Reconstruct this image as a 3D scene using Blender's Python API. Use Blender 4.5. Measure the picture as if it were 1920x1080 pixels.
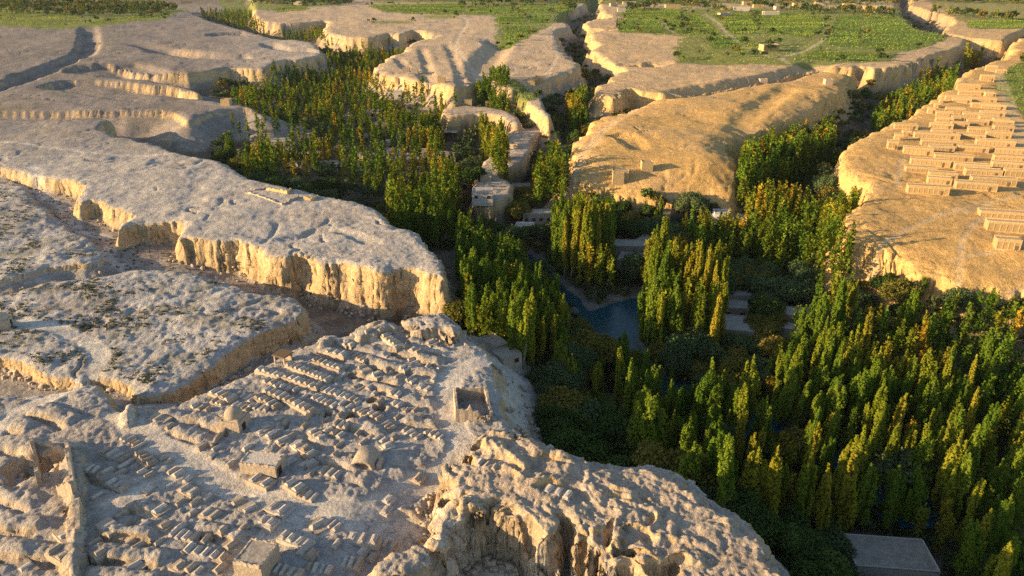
import bpy, bmesh, math, random
import numpy as np

# ------------------------------------------------------------------ scene reset
for o in list(bpy.data.objects):
    bpy.data.objects.remove(o)
scene = bpy.context.scene
COL = scene.collection
R = math.radians
random.seed(7)
RNG = np.random.default_rng(11)

# ------------------------------------------------------------------ camera
CAM_Z = 75.0
FPX = 1400.0                       # focal length in pixels of a 1920 wide frame
PITCH = math.atan(620.0 / FPX)     # horizon lies 80 px above the frame
cam_d = bpy.data.cameras.new('camera')
cam_d.sensor_width = 36.0
cam_d.lens = 36.0 * FPX / 1920.0
cam_d.clip_start = 1.0
cam_d.clip_end = 30000.0
cam = bpy.data.objects.new('camera', cam_d)
COL.objects.link(cam)
cam.location = (0, 0, CAM_Z)
cam.rotation_euler = (math.pi / 2 - PITCH, 0, 0)
scene.camera = cam

# ------------------------------------------------------------------ world, sun, exposure
SUN_EL = 13.2                      # degrees above the horizon
SUN_AZ = 11.0                      # light travels towards +x, turned this much towards +y
world = bpy.data.worlds.new('World')
scene.world = world
world.use_nodes = True
wn = world.node_tree
wn.nodes.clear()
sky = wn.nodes.new('ShaderNodeTexSky')
sky.sky_type = 'NISHITA'
sky.sun_disc = False
sky.sun_elevation = R(SUN_EL)
sky.sun_rotation = math.atan2(-math.cos(R(SUN_AZ)), -math.sin(R(SUN_AZ)))
sky.dust_density = 1.0
bg = wn.nodes.new('ShaderNodeBackground')
bg.inputs['Strength'].default_value = 0.10
wo = wn.nodes.new('ShaderNodeOutputWorld')
wn.links.new(sky.outputs[0], bg.inputs[0])
wn.links.new(bg.outputs[0], wo.inputs[0])
sun_d = bpy.data.lights.new('sun', 'SUN')
sun_d.energy = 5.0
sun_d.angle = R(0.55)
sun_d.color = (1.0, 0.70, 0.37)
sun = bpy.data.objects.new('sun', sun_d)
COL.objects.link(sun)
sun.rotation_euler = (R(90 - SUN_EL), 0, R(SUN_AZ - 90))
sun.location = (-200, -60, 150)
scene.view_settings.view_transform = 'Standard'
scene.view_settings.look = 'None'
scene.view_settings.exposure = 1.15
scene.view_settings.gamma = 1.0
scene.view_settings.use_curve_mapping = False
scene.render.engine = 'CYCLES'
scene.cycles.max_bounces = 6
scene.cycles.diffuse_bounces = 3
scene.cycles.use_denoising = False

# ------------------------------------------------------------------ pixel <-> world
SP, CP = math.sin(PITCH), math.cos(PITCH)

def unproj(px, py, z):
    """point of height z seen at photo pixel (px,py) of a 1920x1080 frame"""
    px = np.asarray(px, float); py = np.asarray(py, float)
    u = (px - 960.0) / FPX; v = (540.0 - py) / FPX
    dz = -SP + v * CP
    dy = CP + v * SP
    t = (np.asarray(z, float) - CAM_Z) / np.minimum(dz, -0.006)
    return u * t, dy * t

def proj(x, y, z):
    d = y * CP - (z - CAM_Z) * SP
    u = x / d; v = (y * SP + (z - CAM_Z) * CP) / d
    return 960 + FPX * u, 540 - FPX * v

# ------------------------------------------------------------------ noise
_perm = np.random.RandomState(3).permutation(4096).astype(np.int32)
_gang = np.random.RandomState(4).rand(4096).astype(np.float32) * 2 * np.pi
_gx, _gy = np.cos(_gang), np.sin(_gang)

def pn(x, y, seed=0):
    x = np.asarray(x, np.float64) + seed * 17.31; y = np.asarray(y, np.float64) - seed * 9.77
    xi = np.floor(x); yi = np.floor(y)
    fx = (x - xi).astype(np.float32); fy = (y - yi).astype(np.float32)
    xi = xi.astype(np.int64); yi = yi.astype(np.int64)
    def g(ix, iy, dx, dy):
        h = _perm[(_perm[ix & 4095] + iy) & 4095]
        return _gx[h] * dx + _gy[h] * dy
    ux = fx * fx * fx * (fx * (fx * 6 - 15) + 10); uy = fy * fy * fy * (fy * (fy * 6 - 15) + 10)
    a = g(xi, yi, fx, fy); b = g(xi + 1, yi, fx - 1, fy)
    c = g(xi, yi + 1, fx, fy - 1); d = g(xi + 1, yi + 1, fx - 1, fy - 1)
    return ((a + (b - a) * ux) * (1 - uy) + (c + (d - c) * ux) * uy) * 1.5

def fbm(x, y, s, octv=3, seed=0, gain=0.5):
    x = x / s; y = y / s
    r = 0; a = 1.0
    for i in range(octv):
        r = r + a * pn(x, y, seed + i * 3)
        x = x * 2.03; y = y * 2.03; a *= gain
    return r

def sst(a, b, x):
    t = np.clip((x - a) / (b - a), 0, 1)
    return t * t * (3 - 2 * t)

# ------------------------------------------------------------------ polygon distances
def chaikin(p, n=1, closed=True):
    p = np.asarray(p, float)
    for _ in range(n):
        if closed:
            q = np.roll(p, -1, 0)
            p = np.stack([p * .75 + q * .25, p * .25 + q * .75], 1).reshape(-1, 2)
        else:
            a, b = p[:-1], p[1:]
            m = np.stack([a * .75 + b * .25, a * .25 + b * .75], 1).reshape(-1, 2)
            p = np.vstack([p[:1], m, p[-1:]])
    return p

def seg_dist(x, y, P, closed, want_t=False):
    n = len(P)
    d2 = np.full(x.shape, 1e12, np.float32)
    tt = np.zeros(x.shape, np.float32) if want_t else None
    inside = np.zeros(x.shape, bool)
    for i in range(n if closed else n - 1):
        ax, ay = P[i]; bx, by = P[(i + 1) % n]
        ex, ey = bx - ax, by - ay
        L = ex * ex + ey * ey + 1e-9
        wx = x - ax; wy = y - ay
        t = np.clip((wx * ex + wy * ey) / L, 0, 1)
        q = (wx - t * ex) ** 2 + (wy - t * ey) ** 2
        if want_t:
            k = q < d2
            tt[k] = i + t[k]
        d2 = np.minimum(d2, q)
        if closed:
            c = ((ay > y) != (by > y))
            if ey != 0:
                inside ^= c & (wx < ex * (y - ay) / ey)
    d = np.sqrt(d2)
    if closed:
        d = np.where(inside, -d, d)
    return (d, tt) if want_t else d

def poly_sd(x, y, P, margin):
    lo = P.min(0) - margin; hi = P.max(0) + margin
    k = (x > lo[0]) & (x < hi[0]) & (y > lo[1]) & (y < hi[1])
    out = np.full(x.shape, margin, np.float32)
    if k.any():
        out[k] = np.minimum(seg_dist(x[k].astype(np.float32), y[k].astype(np.float32), P.astype(np.float32), True), margin)
    return out

def line_d(x, y, P, margin):
    lo = P.min(0) - margin; hi = P.max(0) + margin
    k = (x > lo[0]) & (x < hi[0]) & (y > lo[1]) & (y < hi[1])
    d = np.full(x.shape, margin, np.float32); t = np.zeros(x.shape, np.float32)
    if k.any():
        dd, tt = seg_dist(x[k].astype(np.float32), y[k].astype(np.float32), P.astype(np.float32), False, True)
        d[k] = np.minimum(dd, margin); t[k] = tt
    return d, t

# ------------------------------------------------------------------ terrain plan
# floor control points: photo pixel and height of the ground there
FLOOR = [(600,120,-24),(640,200,-24),(560,260,-25),(680,300,-25),(800,380,-25),(950,440,-25),(880,560,-25),(1000,620,-26),
 (1150,600,-26),(1300,700,-26),(1200,800,-25),(1500,800,-27),(1700,700,-25),(1400,950,-28),(1800,950,-28),(1900,1070,-29),
 (1600,1070,-29),(1950,640,-24),(1300,430,-24),(1150,430,-24),(1500,420,-25),(1600,520,-24),(1450,340,-25),(1600,240,-25),
 (1750,150,-25),(1850,100,-24),(1080,250,-24),(1030,330,-24),(1110,140,-24),(1090,80,-22),(1060,40,-16),(1110,10,-14),(540,40,-20),(440,35,-18),
 (380,20,-10),(650,110,-24),(850,280,-24),(760,230,-24),(900,180,-14),(960,200,-14),(880,420,-25),(1740,60,-22),(1690,30,-20),(1700,-5,-16),
 (480,680,-9),(600,632,-12),(650,604,-13),(740,602,-18),(400,730,-8),(220,755,-6),(120,735,-6),(30,725,-7),(0,740,-7),(-300,740,-6),
 (380,470,-8),(500,530,-11),(580,575,-13),(680,600,-14),(280,490,-7),(200,450,-6),(120,400,-5),(80,355,-5),(20,325,-5),(0,545,-8),(150,510,-8),(-200,560,-7),
 (280,250,-11),(350,278,-17),(400,290,-22),(100,215,-5),(0,215,-4),(200,218,-7),(300,172,-6),(200,160,-4),(420,185,-19),(0,150,-3),(-300,150,-3),
 (330,148,-9),(400,160,-17),(150,125,-3),(480,165,-23)]
FX = []
for a, b, c in FLOOR:
    c = c if c > -13 else -13 + (c + 13) * .72      # main valleys lie about 20 m below the tops
    q = unproj(a, b, c); FX.append((float(q[0]), float(q[1]), c))
FX = np.array(FX)

def floor_h(x, y):
    num = np.zeros(x.shape, np.float32); den = np.zeros(x.shape, np.float32)
    for fx, fy, fz in FX:
        s = 12 + 0.03 * fy
        w = 1.0 / ((x - fx) ** 2 + (y - fy) ** 2 + s * s * .25) ** 1.7
        num += w * fz; den += w
    return num / den

# mesas: name, top z, cliff height, talus slope, rim rounding (radius, drop), edge noise, golden tint, rim in photo pixels
MESAS = [
 ('m7', 0, 5, .7, 10, 2.0, 1.0, .25, [(-900,10),(-300,5),(250,8),(350,18),(375,30),(400,40),(440,50),(475,60),(500,68),(560,74),(595,82),(606,100),(590,108),(560,112),(530,113),(508,122),(498,130),(450,127),(435,125),(400,130),(330,136),(262,131),(215,119),(150,122),(70,134),(0,148),(-900,150)]),
 ('m6', -1, 5, .6, 6, 1.0, .9, .25, [(-900,190),(-900,120),(0,140),(70,130),(140,136),(180,141),(230,146),(300,153),(345,160),(366,168),(380,177),(350,172),(325,163),(250,158),(183,150),(120,150),(60,165),(0,190)]),
 ('m5', -1, 2, .45, 8, 1.5, .8, .2, [(-900,212),(0,208),(200,208),(250,207),(317,207),(338,216),(352,226),(385,210),(420,204),(473,201),(492,210),(488,204),(450,195),(417,190),(367,184),(290,178),(266,181),(240,190),(200,182),(100,165),(0,155),(-900,150)]),
 ('m4', 0, 9.5, 1.15, 5, .9, 1.5, .1, [(-900,222),(0,222),(167,223),(210,225),(198,230),(180,240),(200,248),(233,257),(290,267),(320,280),(367,293),(420,305),(460,329),(500,340),(560,356),(600,364),(640,372),(683,380),(713,397),(743,422),(773,430),(800,453),(820,476),(834,515),(820,513),(783,500),(740,499),(712,507),(673,494),(640,488),(587,484),(563,474),(533,481),(507,475),(493,463),(467,455),(450,448),(400,449),(353,443),(335,449),(338,435),(348,418),(320,413),(282,415),(240,418),(219,430),(217,424),(226,414),(250,404),(235,395),(215,390),(190,383),(170,378),(140,385),(133,372),(150,360),(160,350),(125,340),(100,338),(60,327),(30,319),(0,317),(-900,300)]),
 ('m3', -3, 1, .42, 8, 1.0, 1.2, 0, [(-900,330),(0,325),(20,335),(45,350),(60,375),(95,392),(110,412),(135,430),(160,440),(183,455),(190,473),(186,485),(170,493),(120,496),(60,509),(10,524),(-900,640)]),
 ('m2', -3.5, 4.5, .9, 6, 1.0, 1.0, 0, [(-900,600),(0,550),(60,537),(110,522),(150,521),(185,518),(210,511),(240,504),(290,501),(340,504),(380,513),(430,526),(460,541),(490,549),(520,548),(552,552),(570,565),(578,583),(560,600),(520,610),(480,625),(440,645),(400,675),(370,700),(350,715),(310,735),(265,745),(250,735),(235,712),(205,705),(180,702),(165,704),(158,716),(142,716),(130,708),(100,702),(60,690),(35,678),(0,668),(-900,640)]),
 ('m8', 0, 6, .95, 12, 2.2, 1.5, .55, [(470,22),(497,46),(585,43),(603,38),(620,40),(605,52),(610,62),(650,70),(690,72),(712,65),(735,62),(750,68),(773,57),(800,62),(815,68),(780,75),(762,85),(757,97),(730,106),(712,118),(700,131),(730,140),(760,143),(790,152),(815,156),(850,163),(872,160),(895,152),(903,138),(915,148),(925,157),(950,165),(985,163),(1013,153),(1045,140),(1090,130),(1075,113),(1053,92),(1043,68),(1040,57),(1077,50),(1060,42),(1040,40),(1050,25),(1085,16),(1102,8),(1112,-55),(470,-55)]),
 ('m8b', -3, 9, .8, 2, .6, 1.0, .4, [(968,176),(985,163),(1010,177),(1020,195),(1030,212),(1032,226),(1020,222),(1008,205),(990,190)]),
 ('m8c', -7, 14, .8, 6, 1.5, 1.2, .5, [(826,204),(850,197),(880,194),(935,199),(965,209),(980,228),(968,236),(955,228),(940,214),(900,211),(860,214),(832,217)]),
 ('m8d', -11, 10, .8, 3, .8, 1.2, .25, [(955,243),(975,232),(1000,243),(1026,230),(1033,238),(1010,252),(993,265),(995,285),(985,302),(965,312),(945,318),(935,326),(955,335),(962,350),(950,370),(925,378),(897,373),(886,355),(892,325),(905,305),(925,287),(945,268)]),
 ('m9', 0, 7, 1.0, 7, 1.2, 2.0, .7, [(1130,-55),(1123,10),(1130,25),(1150,33),(1120,36),(1096,40),(1098,52),(1130,55),(1160,54),(1130,57),(1104,58),(1108,72),(1118,86),(1113,100),(1135,108),(1150,122),(1170,133),(1137,150),(1112,165),(1110,172),(1140,184),(1165,174),(1180,165),(1215,172),(1250,178),(1290,170),(1330,164),(1400,154),(1450,144),(1480,132),(1520,125),(1590,127),(1622,123),(1640,130),(1700,122),(1713,117),(1760,100),(1803,84),(1813,72),(1790,66),(1777,66),(1740,58),(1712,52),(1705,42),(1692,28),(1680,8),(1685,-55)]),
 ('m10', 0.5, 7, .95, 26, 4.0, 1.8, 1, [(1610,140),(1593,145),(1580,168),(1523,200),(1470,217),(1423,233),(1380,250),(1363,267),(1388,292),(1387,332),(1370,348,-3),(1345,380,-13),(1280,392,-15),(1200,392,-15),(1130,378,-14),(1090,365,-12),(1062,345,-8),(1055,322,-2),(1062,311),(1070,303),(1080,277),(1083,253),(1113,235),(1120,213),(1190,197),(1227,183),(1290,175),(1360,164),(1430,152),(1490,141),(1540,128)]),
 ('m11', 0, 10, .9, 9, 1.4, 1.8, 1, [(1580,307),(1588,270),(1640,241),(1680,230),(1707,213),(1753,184),(1762,171),(1800,161),(1790,152),(1795,146),(1815,133),(1850,117),(1880,112),(1898,100),(1895,88),(1905,78),(1925,66),(2100,40),(2900,30),(2900,660,-10),(1920,568,-9),(1840,554,-8.5),(1760,535,-7.5),(1680,502,-6),(1620,468,-3),(1600,452),(1574,440),(1594,394),(1632,366),(1634,345),(1600,327)]),
 ('m12', 0, 9, .6, 8, 1.2, 2.0, .8, [(1702,8),(1722,17),(1760,27),(1790,37),(1790,44),(1772,50),(1770,60),(1790,67),(1830,72),(1870,79),(1890,72),(1900,63),(1920,56),(2100,30),(2900,10),(2900,-55),(1712,-55)]),
]
M1 = [(870,632),(890,645),(910,655),(922,680),(930,715),(938,745),(945,775),(965,800),(1000,822),(1060,850),(1150,868),(1250,872),(1300,905),(1345,945),(1390,965),(1430,1020),(1500,1090),(1560,1150),(1500,1500),(-300,1500),(-1200,1000),(-300,760),(0,738),(60,738),(130,728),(150,718),(175,720),(195,735),(212,752),(235,768),(260,766),(320,760),(370,738),(420,718),(500,680),(560,650),(590,642),(600,629),(625,623),(640,633),(690,606),(720,596),(740,606),(755,609),(765,593),(800,586),(835,584),(855,600),(868,612)]
BASIN = [(880,985),(960,1015),(1040,1050),(1120,1085),(1300,1200),(1300,1500),(760,1500),(800,1130),(850,1060)]
UPPER = [   # raised pieces on the cemetery mesa: z, cliff, talus, rounding r, drop, noise, tint, pts
 ('ridge', 4.0, 9, 1.5, 5, 1.8, 1.9, .45, [(843,865),(835,895),(825,935),(806,985),(825,1015),(838,990),(868,957),(917,954),(940,966),(985,976),(1007,982),(1040,1000),(1090,1000),(1110,1012),(1150,1032),(1187,1040),(1210,1066),(1240,1063),(1300,1092),(1420,1150),(1570,1160),(1510,1090),(1432,1015),(1392,962),(1347,942),(1302,902),(1252,869),(1150,865),(1060,848),(1000,820),(965,798),(925,797),(893,820),(874,848),(865,870)]),
 ('block', 2.8, 4, .9, 2.5, .9, .7, .2, [(700,1062),(720,1042),(735,1032),(760,1037),(775,1022),(800,1024),(803,1050),(795,1064),(750,1080),(700,1090)]),
 ('tip', 2.6, 3, .7, 4, 1.4, 1.0, .05, [(758,602),(770,592),(800,586),(835,584),(855,600),(866,614),(850,622),(810,612),(775,610)]),
 ('tip2', 1.8, 2, .6, 4, 1.0, 1.0, .05, [(655,626),(690,606),(722,597),(742,607),(720,618),(690,628)]),
 ('tip3', 1.4, 1.5, .7, 2, .8, .6, .05, [(590,646),(601,629),(625,623),(632,630),(612,644)]),
 ('spoil', 1.6, 1.5, .6, 3, 1.0, .8, .3, [(120,845),(150,838),(158,900),(160,980),(152,1080),(120,1080),(118,1000),(125,930)]),
 ('spoil2', 1.5, 1.2, .5, 3, 1.0, .8, .25, [(225,768),(240,755),(252,762),(245,788),(228,790)]),
]
# gullies cut into the tops: pts px, half width m, depth m, wall width m
CARVES = [
 ([(165,50),(168,80),(160,97),(130,112),(70,132),(0,162),(-200,200)], 5, 4.0, 7),
 ([(500,80),(520,90),(560,95)], 3, 3, 8), ([(260,82),(320,95),(370,100)], 4, 3, 10),
 ([(395,66),(430,62),(470,64)], 5, 5, 9),
 ([(290,92),(340,99),(420,108),(470,105)], 6, 3.5, 12),
 ([(230,118),(265,128),(300,140)], 5, 3, 7),
 ([(908,150),(905,120),(925,95),(938,85),(925,72)], 4, 4, 14),
 ([(1180,120),(1210,124),(1238,118)], 6, 7, 7),
 ([(1280,172),(1360,160),(1440,148),(1500,132),(1540,118)], 6, 5, 9),
 ([(560,92),(600,96)], 4, 5, 6),
 ([(815,66),(780,72)], 3, 5, 6),
 ([(345,405),(362,380),(372,350),(385,320)], 1, .6, 6),
 ([(700,455),(640,430),(600,428),(560,440),(520,445)], .6, .8, 2.5),
 ([(520,415),(515,430),(505,442),(490,455)], .2, .4, 1.0), ([(560,440),(590,425),(610,418),(618,405)], .2, .4, 1.0),
 ([(440,300),(452,325)], .5, .5, 6),
 ([(1480,165),(1420,200),(1385,240)], 1.5, 1.6, 9), ([(1150,255),(1180,262),(1200,280)], 1.5, 1.5, 6),
 ([(790,90),(800,120),(806,140),(810,156)], .8, 1.3, 5), ([(838,80),(850,105),(860,130),(868,160)], .8, 1.2, 5), ([(745,108),(760,125),(790,136),(800,150)], .8, 1.2, 5),
]
# tracks: width m, depth m, px
ROADS = [
 (2.2, .15, -5, [(62,336),(82,345),(72,360),(87,372),(110,381),(122,391),(125,410),(140,422),(160,430),(200,440),(210,448),(202,465),(200,477),(220,490),(275,501)]),
 (1.6, .1, 0, [(-100,262),(0,265),(80,277),(160,285),(250,290),(330,288)]), (1.0, .1, 0, [(-100,300),(30,297),(150,290)]),
 (2.6, .15, -3.5, [(40,603),(100,612),(150,630),(180,650),(185,675),(170,695),(155,705),(150,725),(130,755),(90,780),(40,800),(0,840),(-60,880)]),
 (3.0, .25, 0, [(220,775),(240,800),(290,830),(340,858),(390,895),(440,920),(500,938),(560,955),(620,962),(680,958),(740,920),(800,890),(850,862),(870,835),(858,815),(845,790),(838,745),(845,700),(880,680),(905,670)]),
 (4.0, .35, 0, [(560,955),(640,965),(700,968),(760,985),(820,1012),(880,1040),(960,1065),(1050,1090),(1150,1140)]),
 (3.0, .25, 0, [(680,962),(600,985),(540,1005),(490,1025),(450,1050),(420,1085)]),
 (2.0, .2, 0, [(350,880),(310,905),(250,935),(200,960),(165,995),(150,1020)]), (1.0, .1, 0, [(700,640),(780,650),(850,660)]),
 (1.2, .1, 0, [(430,770),(480,800),(500,830),(480,850)]),
 (3.2, .2, -9, [(930,700),(965,705),(975,740),(965,770),(960,795)]),
 (1.6, .1, -22, [(1020,700),(1060,760),(1100,810),(1150,855)]),
 (2.6, .3, 0, [(865,30),(878,42),(862,62),(850,85),(868,110),(890,128),(908,148)]), (1.4, .1, 0, [(940,52),(920,62),(895,80),(905,100)]),
 (1.4, .1, 0, [(1040,50),(1030,70),(1045,100),(1040,120),(1020,140)]), (1.2, .1, 0, [(1020,105),(1000,125),(960,135),(940,150)]),
 (3.0, .2, 0, [(1200,195),(1160,222),(1130,245),(1110,270),(1085,295),(1068,312)]),
 (1.2, .1, 0, [(1640,460),(1700,430),(1780,395),(1860,375),(1950,360)]), (1.0, .08, 0, [(1860,380),(1800,400),(1760,405)]), (1.0, .08, 0, [(1860,390),(1825,420),(1800,450),(1810,490),(1790,520)]),
 (1.4, .1, 0, [(1690,300),(1685,330),(1680,350)]), (1.0, .08, -3, [(1780,490),(1850,480),(1950,470)]), (.9, .08, -6, [(1800,560),(1860,548),(1950,535)]),
 (4.0, .1, 0, [(1870,130),(1890,190),(1915,260),(1950,340)]),
 (2.4, .1, 0, [(1320,25),(1350,45),(1365,65),(1400,90),(1440,105),(1470,115)]), (2.4, .1, 0, [(1560,60),(1530,85),(1500,100),(1460,108),(1480,120)]),
 (1.4, .1, 0, [(1240,45),(1265,62)]),
]
def topx(pts, z):
    zz = np.array([p[2] if len(p) > 2 else z for p in pts], float)
    a = np.array([p[:2] for p in pts], float)
    x, y = unproj(a[:, 0], a[:, 1], zz)
    return np.stack([x, y], 1)

MP = [(m[0], m[1], m[2], m[3], m[4], m[5], m[6], m[7], chaikin(topx(m[8], m[1]), 1)) for m in MESAS]
UP = [(m[0], m[1], m[2], m[3], m[4], m[5], m[6], m[7], chaikin(topx(m[8], m[1]), 1)) for m in UPPER]
M1P = chaikin(topx(M1, 0), 1)
BASP = chaikin(topx(BASIN, -3), 1)
CP_ = [(chaikin(topx(c[0], 0), 1, False), c[1], c[2], c[3]) for c in CARVES]
RP = [(chaikin(topx(r[3], r[2]), 2, False), r[0], r[1]) for r in ROADS]

# mounds and trenches of the graveyard: px start, px end, half width, height (trench on the near side)
BERMS = [
 (770,637,838,660,1.5,1.0),(738,652,826,676,1.6,1.1),(705,680,815,698,1.5,.8),(680,698,752,716,1.4,.9),(600,654,655,667,1.6,.9),(682,712,752,735,1.4,.8),
 (752,746,812,756,1.2,.5),(760,785,822,794,1.3,.7),(657,790,718,812,1.6,.9),(590,815,622,835,1.2,.6),(690,668,730,690,1.2,.6),(640,640,700,655,1.2,.6),
 (197,995,290,1008,1.4,.9),(0,980,80,988,1.5,.9),(180,1035,310,1052,1.6,1.0),(10,1030,120,1042,1.7,1.0),(370,992,460,1014,1.4,.8),(180,893,250,915,1.3,.8),
 (233,948,290,960,1.3,.8),(720,945,815,953,1.3,.8),(870,878,1010,898,1.3,.7),(1040,930,1090,938,1.2,.5),(360,780,420,800,1.6,.7),(300,770,350,785,1.2,.5),
 (600,745,650,770,1.0,.5),(520,720,590,742,.8,.4),(410,800,440,815,1.2,.5),(560,840,610,860,1.3,.6),(620,860,670,875,1.4,.7),(740,860,820,868,1.3,.4),
 (0,880,60,905,1.8,.9),(0,920,70,945,1.6,.8),(170,1080,300,1095,1.5,.9),(640,880,690,900,1.6,.5),(330,805,380,825,1.3,.5),(60,760,140,790,2.0,1.2),(0,780,60,800,2.0,1.0),(30,830,90,860,2.0,.8),
]
_bx = []
for b in BERMS:
    s = unproj(b[0], b[1], 0); e = unproj(b[2], b[3], 0)
    _bx.append((float(s[0]), float(s[1]), float(e[0]), float(e[1]), b[4], b[5]))
PITS = [(700,752,1.0,1.2),(712,766,1.2,1.4),(660,783,1.6,1.4),(614,777,.8,1.0),(664,702,1.3,1.2),(905,848,2.2,1.5),(1070,888,1.4,1.2),(1135,912,1.0,1.0),(1205,905,2.0,1.2),(1220,1005,1.8,1.2),(100,870,3.2,2.2),(55,880,4.0,2.4),(870,940,1.5,1.2),
        (250,985,1.2,.6),(590,690,.8,.6),(535,800,1.0,.6)]
_px = []
for b in PITS:
    s = unproj(b[0], b[1], 2.5 if b[0] > 850 else 0); _px.append((float(s[0]), float(s[1]), b[2], b[3]))

WATER_Z = -22.4
RIVER = [(985,480),(1010,505),(1037,530),(1062,552),(1085,575),(1110,598),(1150,615),(1180,645),(1195,690),(1240,725),(1300,748),(1380,780),(1440,815),(1500,850),(1580,890),(1700,950)]
POOL = [(1072,585),(1100,584),(1133,574),(1160,566),(1190,558),(1206,570),(1206,600),(1204,632),(1178,648),(1142,642),(1112,628),(1088,610)]
RIVP = chaikin(topx(RIVER, WATER_Z), 2, False)
POOLP = chaikin(topx(POOL, WATER_Z), 1)

TILT = {'m10': (310.0, 258.0, 14.0), 'm11': (212.0, 166.0, 9.0)}
def drop_prof(d, hc, tal, rr, rd):
    """how far below the rim level the ground lies at signed distance d from the rim (positive = outside)"""
    rr = rr * .6; rd = rd * .65
    inside = rd * np.clip(1 + d / rr, 0, 1) ** 2
    steep = 4.2
    w = hc / steep
    dd = np.maximum(d, 0)
    out = np.where(dd < w, dd * steep, hc + (dd - w) * tal)
    return np.where(d < 0, inside, rd + out)

def smax(a, b, k):
    h = np.clip(.5 + .5 * (a - b) / k, 0, 1)
    return b + (a - b) * h + k * h * (1 - h)

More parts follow.
